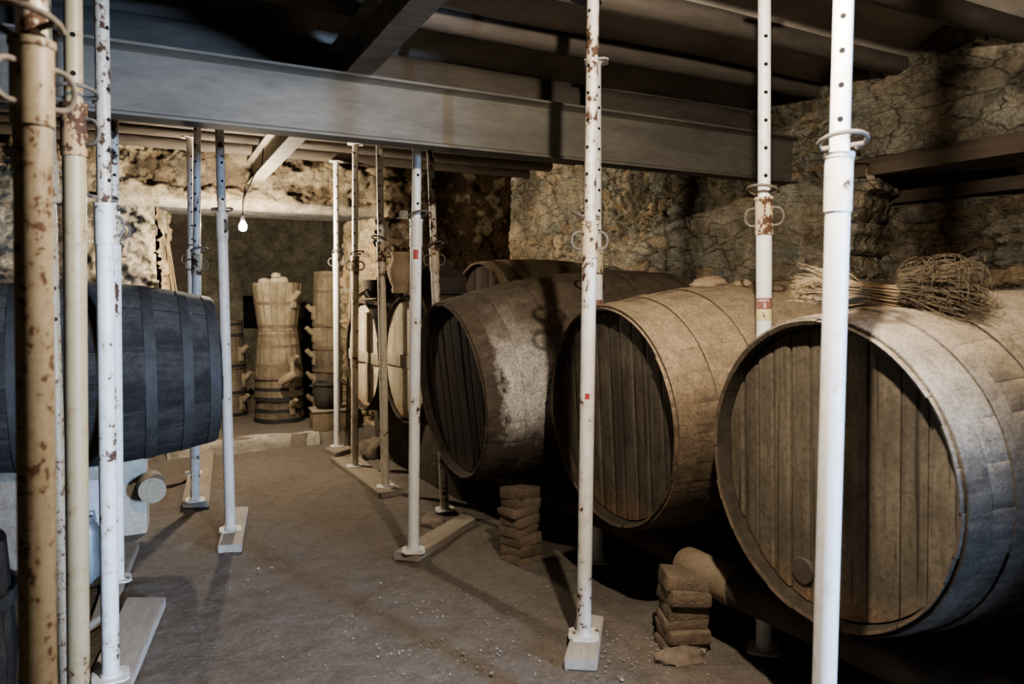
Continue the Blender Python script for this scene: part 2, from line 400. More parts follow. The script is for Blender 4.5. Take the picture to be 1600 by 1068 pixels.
# ------------------------------------------------------------------ right wall with the timber-topped recess
STEP = .0175
ys = np.arange(YF, YB + .04, STEP); zs = np.arange(0, ZC + .03, STEP)
U, V = np.meshgrid(ys, zs, indexing='ij')
h, col = rubble(U, V, k=1, depth_=.042); col = col * np.array([1.22, 1.25, 1.27])
flat = sstep(.5, .62, fbm(U * .7 + 9, V * .9, 33))            # large flatter plastered areas
h = h * (1 - .4 * flat)
# near the back corner the wall is paler lime rubble
pale = sstep(4.2, 5.6, U)[..., None]
col = col * (1 + .8 * pale)
grey = sstep(3.4, 2.6, U)[..., None]; col = col * (1 - .08 * grey)
for (yy, zz, ry, rz, am) in ((1.98, 2.50, .18, .10, .6), (2.42, 2.66, .10, .09, .5)):   # sooty stones
    d = np.hypot((U - yy) / ry, (V - zz) / rz) + .6 * (fbm(U * 5, V * 5, 90) - .5)
    col = col * (1 - am * sstep(1.1, .7, d)[..., None])
YR = 2.92
edge = YR + .13 * (fbm(V * 5, V * 0 + 3, 71)[...] - .5) * 2 + .05 * (np.floor(V / .17) % 2)
keep = ~((U[:-1, :-1] < edge[:-1, :-1]) & (V[:-1, :-1] < 2.24) & (V[:-1, :-1] > .55))
P = np.stack([XR - h, U, V], -1)
wr = grid_obj('wall_right', P, col, M['stone'], keep)
RD = .46
ys2 = np.arange(YF, YR + .35, STEP); zs2 = np.arange(.5, 2.35, STEP)
U2, V2 = np.meshgrid(ys2, zs2, indexing='ij'); h2, col2 = rubble(U2 + 5, V2, .34, .10, 5, .06)
w2 = grid_obj('recess', np.stack([XR + RD - h2, U2, V2], -1), col2 * 1.15, M['stone'])
xs3 = np.arange(XR - .075, XR + RD + .04, STEP); U3, V3 = np.meshgrid(xs3, zs2, indexing='ij')
h3, col3 = rubble(U3 + 2, V3, .30, .17, 8, .07)
j3 = YR + .015 + .13 * (fbm(V3 * 5, V3 * 0 + 3, 71) - .5) * 2 + .05 * (np.floor(V3 / .17) % 2) + (h3 * .7 - .02) + (U3 - XR) * .3
w3 = grid_obj('jamb', np.stack([U3, j3, V3], -1), col3 * 1.6, M['stone'])
sill = MB(); sill.box((XR - .02, YF, .4), (XR + RD, YR + .2, .56)); w4 = sill.build('sill', M['stone'])
struct(join_into(wr, [w2, w3, w4]))
lt = MB(); lt.box((XR - .05, YF, 2.13), (XR + .2, YR + .12, 2.235), bev=.012)
lt.box((XR + .2, YF, 2.125), (XR + .40, YR + .2, 2.22), bev=.01)
o = lt.build('trim_1', M['lintel']); struct(o)
lt = MB(); lt.box((XR + .36, YF, 2.01), (XR + .5, YR + .16, 2.13), bev=.012); struct(lt.build('trim_2', M['lintel']))

# ------------------------------------------------------------------ back wall with the opening to the back room
XD0, XD1, ZL = onY(243, YB, 1.5).x, onY(592, YB, 1.5).x, 2.215
XJ0, XJ1, YJ = XD0 + .13, onY(538, YB + .55, 1.5).x, YB + .55
xs = np.arange(XL, XR + .05, STEP); U, V = np.meshgrid(xs, zs, indexing='ij')
h, col = rubble(U + 20, V, .20, .12, 12, .035)
lay = fbm(U * 1.9 + .5 * fbm(U * 5, V * 5, 52), V * 4.2 + .5 * fbm(U * 5, V * 5, 53), 51, 6)                                  # broken plaster, ragged layers
pl = sstep(.485, .51, lay) * .05 + sstep(.54, .56, fbm(U * 4, V * 7, 57)) * .03 + (fbm(U * 20, V * 20, 58) - .5) * .02
h = h * .7 + pl
cream = np.array([.40, .335, .245]); brown = np.array([.10, .074, .05])
pm = sstep(.495, .56, lay)[..., None]
col = (col * .35 + (cream * pm + brown * (1 - pm)) * .68) * (.55 + .9 * fbm(U * 14, V * 14, 59))[..., None]
rp = sstep(2.45, 2.75, U)[..., None]                             # brown clay plaster right of the opening
speck = sstep(.60, .68, fbm(U * 9, V * 9, 66))[..., None]
col = col * (1 - rp) + rp * (np.array([.115, .08, .052]) * (1 - .6 * speck) + np.array([.42, .36, .28]) * .6 * speck)
h = h * (1 - .65 * rp[..., 0])
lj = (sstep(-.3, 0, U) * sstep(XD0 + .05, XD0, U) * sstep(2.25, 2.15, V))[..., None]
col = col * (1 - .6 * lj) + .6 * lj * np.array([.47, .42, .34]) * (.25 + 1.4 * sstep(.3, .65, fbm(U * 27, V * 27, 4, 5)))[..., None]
h = h + lj[..., 0] * (fbm(U * 14, V * 14, 5) - .5) * .06
band = (sstep(ZL + .10, ZL + .06, V) * sstep(ZL - .01, ZL + .01, V) * sstep(-.6, -.5, U) * sstep(XD1 + .1, XD1, U))[..., None]
col = col * (1 - band) + band * np.array([.46, .41, .33])        # pale lintel board
h = h * (1 - band[..., 0]) + band[..., 0] * .05
ejl = XD0 + .05 * (fbm(V * 9, V * 0, 21) - .5); ejr = XD1 + .10 * (fbm(V * 7, V * 0, 23) - .5)
keep = ~((U[:-1, :-1] > ejl[:-1, :-1]) & (U[:-1, :-1] < ejr[:-1, :-1]) & (V[:-1, :-1] < ZL))
wb = grid_obj('wall_back', np.stack([U, YB - h, V], -1), col, M['plaster'], keep)
def jamb(x0, x1, k, tone, amp):
    t = np.linspace(0, 1, 36); zz = np.arange(0, ZL + .02, STEP); T, Z = np.meshgrid(t, zz, indexing='ij')
    hh, cc = rubble(T * .6 + k, Z, .16, .11, k, amp)
    s = 1 if x0 < x1 else -1
    e = (.05 if s > 0 else .10) * (fbm(Z * (9 if s > 0 else 7), Z * 0, 21 if s > 0 else 23) - .5) * (1 - T)
    X = x0 + (x1 - x0) * T + e + (hh if x0 < x1 else -hh)
    return grid_obj('jamb', np.stack([X, YB - .03 + (YJ + .03 - YB) * T, Z], -1), cc * tone, M['plaster'])
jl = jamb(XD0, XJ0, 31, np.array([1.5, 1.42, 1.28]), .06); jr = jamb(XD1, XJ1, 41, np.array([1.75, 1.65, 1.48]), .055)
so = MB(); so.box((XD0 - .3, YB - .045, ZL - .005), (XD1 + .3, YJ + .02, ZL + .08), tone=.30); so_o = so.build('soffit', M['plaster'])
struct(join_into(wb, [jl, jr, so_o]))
# the back room
ZF = .12
xs = np.arange(-.6, 4.4, .035); zz = np.arange(0, 2.9, .035); U, V = np.meshgrid(xs, zz, indexing='ij')
YBB = 9.35
hh, cc = rubble(U + 40, V, .4, .25, 44, .02)
cc = np.array([.19, .175, .14]) * (.6 + .8 * fbm(U * 2.5, V * 2.5, 46))[..., None]
na = onY(379, YBB, 1.3).x; nb = onY(408, YBB, 1.3).x; nz0, nz1 = zat(516, 8.75), zat(466, 8.75)
keep = ~((U[:-1, :-1] > na) & (U[:-1, :-1] < nb) & (V[:-1, :-1] > nz0) & (V[:-1, :-1] < nz1))
bw = grid_obj('wall_far', np.stack([U, YBB - hh, V], -1), cc, M['plaster'], keep)
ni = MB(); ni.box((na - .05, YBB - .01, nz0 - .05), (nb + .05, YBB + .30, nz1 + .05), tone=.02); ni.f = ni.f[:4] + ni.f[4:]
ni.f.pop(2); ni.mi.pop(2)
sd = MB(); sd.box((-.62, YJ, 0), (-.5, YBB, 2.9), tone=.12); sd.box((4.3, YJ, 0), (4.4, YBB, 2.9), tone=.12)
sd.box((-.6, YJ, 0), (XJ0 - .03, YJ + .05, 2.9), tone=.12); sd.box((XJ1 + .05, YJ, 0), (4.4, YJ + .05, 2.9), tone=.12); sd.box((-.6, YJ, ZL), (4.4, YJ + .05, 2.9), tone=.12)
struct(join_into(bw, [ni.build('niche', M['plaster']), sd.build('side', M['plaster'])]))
# left and front walls
ys = np.arange(YF, YB + .05, .035); zz = np.arange(0, ZC + .03, .035); U, V = np.meshgrid(ys, zz, indexing='ij')
h, col = rubble(U + 60, V, .28, .15, 61, .05)
struct(grid_obj('wall_left', np.stack([XL + h, U, V], -1), col * .8, M['stone']))
wf = MB(); wf.box((XL - .1, YF - .2, 0), (2.12, YF, ZC), tone=.2); wf.box((2.82, YF - .2, 0), (XR + .6, YF, ZC), tone=.2); wf.box((2.12, YF - .2, 1.95), (2.82, YF, ZC), tone=.2)
struct(wf.build('wall_front', M['stone']))

# ------------------------------------------------------------------ floor and ceiling
xs = np.arange(XL - .1, XR + .5, .03); ys = np.arange(YF - .3, YB + .6, .03); U, V = np.meshgrid(xs, ys, indexing='ij')
Z = (fbm(U * 1.5, V * 1.5, 5) - .5) * .035 + (fbm(U * 7, V * 7, 8) - .5) * .022
side = sstep(1.25, 1.9, U + .3 * (fbm(U * 2, V * 2, 3) - .5)) * .02
Z = Z + side - .012
fl = grid_obj('floor', np.stack([U, V, Z], -1), np.full(U.shape + (3,), .5), M['earth']); struct(fl)
xs = np.arange(-.6, 4.4, .04); ys = np.arange(YB - .12, YBB + .05, .04); U, V = np.meshgrid(xs, ys, indexing='ij')
lip = YB - .02 + .10 * (fbm(U * 3, U * 0, 13) - .5)
Z = np.where(V > lip, ZF + (fbm(U * 4, V * 4, 15) - .5) * .03, -.02)
struct(grid_obj('floor_back_room', np.stack([U, V, Z], -1), np.full(U.shape + (3,), .5), M['earth']))
# lime-plastered lip of the step
st = MB(); n = 40; xa, xb = XD0 + .05, onY(498, YB, .1).x
vs = []; prof = [(-.055, 0.0), (-.045, .05), (-.03, .09), (.0, .118), (.03, .126)]
for i in range(n):
    x = xa + (xb - xa) * i / (n - 1)
    for k, (dy, z) in enumerate(prof):
        w = mnoise.noise(Vector((x * 4, k * .7, 2))) * .02
        vs.append((x, YB + dy + w, max(-.03, z + mnoise.noise(Vector((x * 6, k * .9, 5))) * .02) if k else -.03))
fs = [(i * 5 + k, (i + 1) * 5 + k, (i + 1) * 5 + k + 1, i * 5 + k + 1) for i in range(n - 1) for k in range(4)]
st.add(vs, fs); struct(st.build('trim_3', M['limewash'], smooth=60))

JY = [-2.1, -1.5, -.9, -.3, .3, .9, 1.5, 2.1, 2.72, 3.30, 3.88, 4.46, 4.98, 5.46, 6.06, 6.48, 6.95, 7.42]
xs = np.arange(XL - .1, XR + .2, .08); ys = np.arange(YF - .1, YB + .1, .02); U, V = np.meshgrid(xs, ys, indexing='ij')
jy = np.array(JY); k = np.clip(np.searchsorted(jy, V) - 1, 0, len(jy) - 2); tt = (V - jy[k]) / (jy[k + 1] - jy[k])
Z = 2.695 + .175 * np.clip(1 - (2 * tt - 1) ** 2, 0, 1) ** .8 + (fbm(U * 1.2, V * 3, 77) - .5) * .03
left_shade = (.26 + .74 * sstep(.75, 1.0, U))[..., None]  # shade painted into the ceiling left of the long beam, where lamplight is blocked
grey = np.array([.40, .36, .31]) * (.75 + .5 * fbm(U * 1.5, V * 4, 78))[..., None] * left_shade
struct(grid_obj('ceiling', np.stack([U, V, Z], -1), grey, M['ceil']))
for i, y in enumerate(JY):
    j = MB(); n = 22; low = y in (3.88, 4.46); vs = []; K = 12
    for q in range(n):
        x = XL - .05 + (XR + .10 - XL) * q / (n - 1)
        cy = y + .04 * mnoise.noise(Vector((x * .6, i * 3.1, 0))); cz = (2.60 if low else 2.715) + .012 * mnoise.noise(Vector((x * .7, i * 5.3, 4)))
        ry = .062 + .01 * mnoise.noise(Vector((x * .9, i * 2.2, 7))); rz = .055 if not low else .115
        for w in range(K): vs.append((x, cy + ry * math.cos(2 * PI * w / K), cz + rz * math.sin(2 * PI * w / K)))
    j.add(vs, [(q * K + w, q * K + (w + 1) % K, (q + 1) * K + (w + 1) % K, (q + 1) * K + w) for q in range(n - 1) for w in range(K)])
    struct(j.build('trim_%d' % (i + 4), M['joist'], smooth=60))

# ------------------------------------------------------------------ steel joists
def ibeam(name, p0, p1, w, hgt, tf, tw, mat, label):
    p0, p1 = Vector(p0), Vector(p1); L = (p1 - p0).length
    m = MB(); r = .012
    sec = [(-w/2, 0), (w/2, 0), (w/2, tf*.7), (tw/2 + r, tf + .004), (tw/2, tf + r), (tw/2, hgt - tf - r), (tw/2 + r, hgt - tf - .004), (w/2, hgt - tf*.7), (w/2, hgt), (-w/2, hgt), (-w/2, hgt - tf*.7), (-tw/2 - r, hgt - tf - .004), (-tw/2, hgt - tf - r), (-tw/2, tf + r), (-tw/2 - r, tf + .004), (-w/2, tf*.7)]
    k = len(sec); vs = [(0, a, b) for a, b in sec] + [(L, a, b) for a, b in sec]
    fs = [(i, (i + 1) % k, k + (i + 1) % k, k + i) for i in range(k)] + [tuple(range(k))[::-1], tuple(range(k, 2 * k))]
    m.add(vs, fs); d = p1 - p0
    o = m.build(name, mat, loc=p0, rot=(0, -math.atan2(d.z, math.hypot(d.x, d.y)), math.atan2(d.y, d.x)), smooth=30)
    return tag(o, label, 'beam', kind='thing')
ibeam('steel_beam', (XL - .05, 3.47, 2.163), (XR + .05, 3.47, 2.163), .115, .29, .016, .010, M['steel'], 'long grey steel beam crossing the whole cellar, lower of the two')
ibeam('steel_beam', (.83, -1.2, 2.453), (1.26, YB + .1, 2.453), .115, .205, .014, .010, M['steel_long'], 'steel beam running to the back wall, resting on top of the crossing beam')

# ------------------------------------------------------------------ barrels
def barrel(label, head, R, Rb, L, tilt, ms, mh, mhoop, hoops, nst=26, npl=8, group=None, far=True, flip=False, recess=.052, phase=0.0, hoop_t=.004, groove=.0035, yaw=0.0):
    """axis along +x from the visible head; Empty stands under the belly"""
    X, Y, Z = head; zc = Rb
    rot = Matrix.Rotation(math.radians(yaw), 4, 'Z') @ Matrix.Rotation(-tilt, 4, 'Y')
    if flip: rot = Matrix.Rotation(PI, 4, 'Z') @ Matrix.Rotation(-tilt, 4, 'Y')
    off = Vector((-L / 2, 0, zc))                                 # head centre in local space
    loc = Vector(head) - (rot @ off)
    t = thing('barrel', label, 'barrel', loc, rot.to_euler(), group)
    def rad(x): return R + (Rb - R) * (1 - (2 * x / L - 1) ** 2)
    m = MB(); NX = 26; T = .034
    cuts = sorted([random.uniform(-.18, .18) + i for i in range(nst)])
    for i in range(nst):
        a0 = 2 * PI * cuts[i] / nst + phase; a1 = 2 * PI * (cuts[(i + 1) % nst] + (nst if i == nst - 1 else 0)) / nst + phase
        tn = random.random(); dr = random.uniform(-.002, .002)
        aa = [a0 + .0003, a0 + .009, (a0 * 2 + a1) / 3, (a0 + 2 * a1) / 3, a1 - .009, a1 - .0003]; ins = [groove, 0, .0, .0, 0, groove]
        vs = []; ex0 = random.uniform(-.004, .004)
        for q in range(NX + 1):
            x = L * q / NX
            if q == 0: x = ex0
            for a, g in zip(aa, ins):
                wob = .0035 * mnoise.noise(Vector((x * 2.3, math.cos(a) * 2, math.sin(a) * 2 + head[1] * 7)))
                r = rad(L * q / NX) - g + dr + wob - (.006 if q in (0, NX) else 0)
                vs.append((x - L / 2, r * math.cos(a), r * math.sin(a) + zc))
        na = len(aa)
        fs = [(q * na + k, q * na + k + 1, (q + 1) * na + k + 1, (q + 1) * na + k) for q in range(NX) for k in range(na - 1)]
        # chime ends and inside face down to the croze
        b = len(vs)
        for q, xq, dx in ((0, ex0, recess + .03), (NX, L, -recess - .03)):
            o0 = len(vs)
            for a in aa: vs.append((xq - L / 2 + (.006 if q == 0 else -.006), (rad(0) - .017) * math.cos(a), (rad(0) - .017) * math.sin(a) + zc))
            for a in aa: vs.append((xq + dx - L / 2, (rad(0) - T + .006) * math.cos(a), (rad(0) - T + .006) * math.sin(a) + zc))
            for k in range(na - 1):
                fs.append((q * na + k, q * na + k + 1, o0 + k + 1, o0 + k)); fs.append((o0 + k, o0 + k + 1, o0 + na + k + 1, o0 + na + k))
        nf = NX * (na - 1); m.add(vs, fs[:nf], tone=tn); o_ = len(m.v) - len(vs)
        for k_, q_ in enumerate(fs[nf:]): m.f.append(tuple(i_ + o_ for i_ in q_)); m.mi.append(1 + k_ % 2)
    m.build('staves', [ms, M['chime'], M['chime_in']], t, smooth=40)
    def headmesh(xf, sgn, npl):
        hm = MB(); Rh = R - T + .004
        ws = [random.uniform(.75, 1.3) for _ in range(npl)]; sw = sum(ws); y = -Rh
        for w in ws:
            y1 = y + 2 * Rh * w / sw; g = .0022; a, b2 = y + g, y1 - g; pts = []
            for k in range(9):
                yy = a + (b2 - a) * k / 8; pts.append((yy, math.sqrt(max(0, Rh * Rh - yy * yy))))
            for k in range(8, -1, -1):
                yy = a + (b2 - a) * k / 8; pts.append((yy, -math.sqrt(max(0, Rh * Rh - yy * yy))))
            dx = random.uniform(-.004, .004)
            n = len(pts); x0 = xf + dx; x1 = xf + sgn * .03
            sh = lambda yy: .0035 if (yy - a < 1e-6 or b2 - yy < 1e-6) else 0
            vs = [(x0 + sgn * sh(p[0]) - L / 2, p[0], p[1] + zc) for p in pts] + [(x1 - L / 2, p[0], p[1] + zc) for p in pts]
            # front as quads between the top and bottom arcs
            fs = [(k, k + 1, 16 - k, 17 - k) for k in range(8)] + [(i, (i + 1) % n, n + (i + 1) % n, n + i) for i in range(n)]
            hm.add(vs, fs, tone=random.random()); y = y1
        return hm
    hd = headmesh(recess, 1, npl).build('head', mh, t, smooth=20)
    if far: headmesh(L - recess, -1, npl).build('head', mh, t, smooth=20)
    for x0, x1 in hoops:
        hm = MB(); k = 5; prof = []
        for q in range(k): x = x0 + (x1 - x0) * q / (k - 1); prof.append((rad(x) + hoop_t, x - L / 2))
        for q in range(k - 1, -1, -1): x = x0 + (x1 - x0) * q / (k - 1); prof.append((rad(x) - .002, x - L / 2))
        hm.lathe(prof, 96, 'x', (0, 0, zc), closed=True, tone=random.random()); hm.build('hoop', mhoop, t, smooth=40)
    return t, hd
def mirrored(hs, L): return hs + [(L - b, L - a) for a, b in hs]
GB = 'big barrels lying along the right wall'
L1 = 1.62
B1, B1h = barrel('big dusty barrel closest to the camera, straw broom on top', (1.921, 1.578, .896), .480, .540, L1, math.radians(2.0), M['bar_near'], M['head_a'], M['bar_near'],
       mirrored([(.012, .085), (.17, .225), (.36, .42)], L1), 28, 10, GB, hoop_t=.0045, groove=.0012, yaw=-4)
B2, B2h = barrel('tan dusty barrel with cracked plank head, second along the right row', (1.946, 2.720, .907), .490, .556, L1, math.radians(3.4), M['bar_a'], M['head_b'], M['bar_a'],
       mirrored([(.012, .09), (.20, .26), (.42, .48)], L1), 28, 9, GB, hoop_t=.0045, groove=.0010, yaw=-1.9)
B3, B3h = barrel('dark-headed barrel with white mould patch on its staves', (1.725, 3.94, .900), .503, .590, 1.60, math.radians(6.5), M['bar_c'], M['head_c'], M['bar_c'],
       mirrored([(.012, .10), (.21, .275), (.45, .51)], 1.6), 26, 8, GB, hoop_t=.0045, groove=.0014, yaw=-2.3)
B6, B6h = barrel('small barrel with pale door head under the clay jug', (1.865, 5.055, .986), .45, .478, .80, 0, M['bar_small'], M['head_pale'], M['hoop_dark'],
       mirrored([(.012, .05), (.14, .18)], .8), 22, 5, 'small barrels with pale heads', recess=.026)
B5, B5h = barrel('small barrel with pale door head, last before the back wall', (1.885, 6.10, .946), .45, .478, .80, 0, M['bar_small'], M['head_pale'], M['hoop_dark'],
       mirrored([(.012, .05), (.14, .18)], .8), 22, 5, 'small barrels with pale heads', recess=.026)
B4, B4h = barrel('raised barrel half hidden behind the mouldy dark-headed barrel', (2.72, 5.62, 1.20), .515, .55, 1.1, 0, M['bar_behind'], M['head_c'], M['hoop_a'],
       mirrored([(.012, .08), (.2, .26)], 1.1), 24, 8)
def headx(px, Y): return onY(px, Y, 1.0).x
XL7 = .57
B7, B7h = barrel('dark bluish barrel lying on the left side of the aisle', (XL7, 4.76, zat(575, 4.5)), .418, .508, 1.5, 0, M['bar_left'], M['head_c'], M['hoop_left'],
       mirrored([(.012, .065), (.15, .20), (.33, .385), (.52, .57)], 1.5), 22, 7, flip=True, hoop_t=.004, groove=.0012)
# fittings on the heads
tp = MB(); tp.lathe([(.0, -.002), (.042, -.002), (.045, .002), (.045, .02)], 20, 'x', (.050 - L1 / 2, .10, .540 - .35), caps=True)
tp.build('bung', M['dark_wood'], B1)
for B, Rr, tone in ((B6, .45, 1), (B5, .45, 1)):
    x0 = -.4 + .024
    b = MB(); b.box((x0 - .012, -.405, .478 - .055), (x0 - .002, .405, .478 + .035), bev=.003, tone=.3); b.build('crossbar', M['head_pale'], B)
    b = MB(); b.box((x0 - .018, -.17, .478 + .04), (x0 - .002, -.07, .478 + .36), bev=.005, tone=.35); b.box((x0 - .018, -.17, .478 - .36), (x0 - .002, -.07, .478 - .06), bev=.005, tone=.3)
    b.build('batten', M['head_pale'], B)

# ------------------------------------------------------------------ cradles under the barrels
def log(label, p0, p1, r, mat, bump_=.012, dome=True, name='support_log'):
    p0, p1 = Vector(p0), Vector(p1); n = 26; pts, rs = [], []
    for k in range(n):
        t = k / (n - 1); p = p0.lerp(p1, t)
        rr = r + bump_ * mnoise.noise(Vector((t * 5, r * 50, p0.y)))
        if dome: rr *= min(1, math.sqrt(max(.02, 1 - max(0, 1 - t * (p1 - p0).length / (r * .6)) ** 2))) * (1 if dome == 's' else 1) * min(1, 1 if dome == 's' else math.sqrt(max(.02, 1 - max(0, 1 - (1 - t) * (p1 - p0).length / (r * .6)) ** 2)))
        pts.append(p); rs.append(rr)
    m = MB(); m.tube(pts, rs, 18); o = m.build(name, mat, smooth=60); return tag(o, label, 'log')
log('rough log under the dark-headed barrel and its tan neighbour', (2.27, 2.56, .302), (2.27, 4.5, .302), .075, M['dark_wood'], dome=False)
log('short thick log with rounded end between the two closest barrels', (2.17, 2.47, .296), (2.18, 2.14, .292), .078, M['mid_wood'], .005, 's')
log('log coloured dark for shade, lying under the barrel closest to the camera', (2.18, 2.13, .292), (2.20, .55, .295), .077, M['dark_wood'], dome=False)  # dark wood stands in for the barrel's shadow; carries on the lighter stub
def pier(label, p, ang, hgt, w=.15, d=.17):
    t = thing('brick_pier', label, 'pier', p, (0, 0, ang), 'brick piers under the barrel logs'); z = 0; i = 0
    while z < hgt - .01:
        hh = random.uniform(.045, .06); m = MB(); e = .012
        m.box((-d / 2 + random.uniform(-e, e), -w / 2 + random.uniform(-e, e), z - .004), (d / 2 + random.uniform(-e, e), w / 2 + random.uniform(-e, e), z + hh), Matrix.Rotation(random.uniform(-.13, .13), 4, 'Z'), bev=.011, jit=.011)
        m.build('brick', M['brick'], t); z += hh; i += 1
    return t
p1 = ground(1066, 1010); p2 = ground(812, 876)
pier('stacked brick pier by the rounded log end between the two closest barrels', p1, math.radians(-20), .32)
pier('stacked brick pier beside the dark-headed barrel in shadow', p2, math.radians(15), .37, .15, .17)
lg = MB(); lg.box((2.16, 4.72, -.02), (2.62, 6.62, .470), bev=.03, jit=.02); tag(lg.build('stone_ledge', M['dark_wood'] if False else M['ledge']), 'low stone ledge under the two small barrels', 'ledge')
lg = MB(); lg.box((2.72, 4.75, -.02), (3.86, 6.3, .655), bev=.03); tag(lg.build('stone_ledge', M['dark_wood'] if False else M['ledge']), 'taller stone ledge under the raised barrel', 'ledge')
# left cradle: masonry block with a pale log end
pc = ground(242, 800); zb7 = zat(575, 4.5) - .508
mp = MB(); mp.box((-.16, -.10, -.02), (.16, .10, zb7 + .10), bev=.02, jit=.01)
tag(mp.build('stone_block', M['rock_pale'], loc=(.06, 5.16, 0), rot=(0, 0, -.05)), 'grey stone block under the dark bluish barrel', 'block')
pe = at(238, 4.40, .3)
lm = MB(); lm.tube([(0, 0, 0), (0, .12, 0), (.0, .22, 0)], [.076, .079, .08], 20)
tag(lm.build('support_log', M['peg_wood'], loc=(pe.x, pe.y, zat(766, depth(pe)))), 'pale sawn log end poking out of the stone block on the left', 'log')
mp = MB(); mp.box((-.25, -.15, -.02), (.25, .2, zb7 + .03), bev=.02, jit=.01)
tag(mp.build('stone_block', M['rock'], loc=(-.55, 4.86, 0)), 'dark stone block under the far left of the bluish barrel', 'block')

# ------------------------------------------------------------------ adjustable steel props
GP = 'adjustable steel props holding up the ceiling'
ZT = 2.655
def prop(label, base, top, zc, r=.030, m_out='white', m_in='white', m_col='collar_rusty', holes=10, hole_da=.3, handles=(1.2, -1.9), pin=True, pin_a=2.2, inv=False, sticker=None, plate=True, gap=.105, hr=.0075):
    base, top = Vector(base), Vector(top); d = top - base; L = d.length
    q = d.to_track_quat('Z', 'Y')
    if abs(d.x) < 1e-6 and abs(d.y) < 1e-6: q = Matrix.Identity(3).to_quaternion()
    # keep local x pointing at the camera
    t = bpy.data.objects.new('steel_prop', None); COL.objects.link(t); t.location = base; t.empty_display_size = .1
    tag(t, label, 'prop', GP)
    view = Vector((-base.x, -base.y, 0)).normalized(); ang = math.atan2(view.y, view.x)
    R = Vector((0, 0, 1)).rotation_difference(d.normalized()).to_matrix() @ Matrix.Rotation(ang, 3, 'Z')
    t.rotation_euler = R.to_euler()
    ri = r * .80; zl = zc
    if inv: lo_r, hi_r = ri, r
    else: lo_r, hi_r = r, ri
    m = MB(); m.lathe([(r, .008 if not inv else zl), (r, zl if not inv else L - .008)], 28); m.build('outer_tube', M[m_out], t)
    m = MB()
    a, b = (zl - .08, L - .008) if not inv else (.008, zl + .08)
    m.lathe([(ri, a), (ri, b)], 24)
    for k in range(holes):
        z = zl + .09 + gap * k if not inv else zl - .09 - gap * k
        if z > L - .08 or z < .1: break
        for aa in (hole_da, hole_da + PI):
            ca, sa = math.cos(aa), math.sin(aa); vs = []
            for rr, ex in ((hr, .0006),):
                for w in range(12):
                    u, v = rr * math.cos(2 * PI * w / 12), rr * math.sin(2 * PI * w / 12); th = u / ri
                    R2 = ri + ex; vs.append((R2 * math.cos(aa + th), R2 * math.sin(aa + th), z + v))
            m.add(vs + [((ri + .0006) * ca, (ri + .0006) * sa, z)], [(w, (w + 1) % 12, 12) for w in range(12)], mi=1)
    m.build('inner_tube', [M[m_in], M['hole']], t)
    s = 1 if not inv else -1
    m = MB(); R1 = r * 1.13
    lo, hi = (zl - .135, zl + .004) if not inv else (zl - .004, zl + .135)
    m.lathe([(r - .001, lo), (R1, lo), (R1, hi), (r - .001, hi)], 28, closed=True)
    zf = hi if not inv else lo
    m.lathe([(ri + .001, zf - .006), (R1 * 1.08, zf - .006), (R1 * 1.08, zf + .006), (ri + .001, zf + .006)], 28, closed=True)
    col_o = m.build('collar', M[m_col], t)
    for ha in handles:
        m = MB(); ca, sa = math.cos(ha), math.sin(ha); zc0 = (lo + hi) / 2
        pts = []
        for k in range(15):
            w = PI * k / 14; rr = R1 - .006 + .044 * math.sin(w) ** .7; pts.append((rr * ca - .0 * sa, rr * sa, zc0 + .034 * math.cos(w) * (1 + .15 * math.sin(w))))
        m.tube(pts, .0055, 8); m.build('handle', M['rod'], col_o)
    if pin:
        m = MB(); pa = pin_a; z0 = zf + s * .018; pts = []
        pts.append((math.cos(pa) * (ri + .035), math.sin(pa) * (ri + .035), z0 + .012))
        pts.append((math.cos(pa) * -(ri + .02), math.sin(pa) * -(ri + .02), z0))
        for k in range(1, 13):
            w = PI + PI * 1.15 * k / 12; rr = ri + .028 + .018 * math.sin(k / 12 * PI)
            pts.append((math.cos(pa + w) * rr, math.sin(pa + w) * rr, z0 + .03 * math.sin(k / 12 * PI) * .8 + .004))
        m.tube(pts, .0058, 8); m.build('pin', M['rod'], t)
    if plate:
        for zp, nm in ((0, 'base_plate'), (L - .008, 'top_plate')):
            m = MB(); w = .062; cc = .02
            oc = [(-w + cc, -w), (w - cc, -w), (w, -w + cc), (w, w - cc), (w - cc, w), (-w + cc, w), (-w, w - cc), (-w, -w + cc)]
            vs = [(x, y, zp) for x, y in oc] + [(x, y, zp + .008) for x, y in oc]
            m.add(vs, [tuple(range(8))[::-1], tuple(range(8, 16))] + [(i, (i + 1) % 8, 8 + (i + 1) % 8, 8 + i) for i in range(8)])
            rr = lo_r if zp == 0 else hi_r
            zz0, zz1 = (zp + .008, zp + .018) if zp == 0 else (zp - .010, zp)
            m.lathe([(rr, zz0), (rr + .006, zz0), (rr + (.004 if zp == 0 else .006), zz1), (rr, zz1)], 24, closed=True)
            m.build(nm, M['white_worn'] if m_out in ('white', 'white_worn', 'white_rusty', 'cream_pale') else M['cream_rusty'], t, smooth=25)
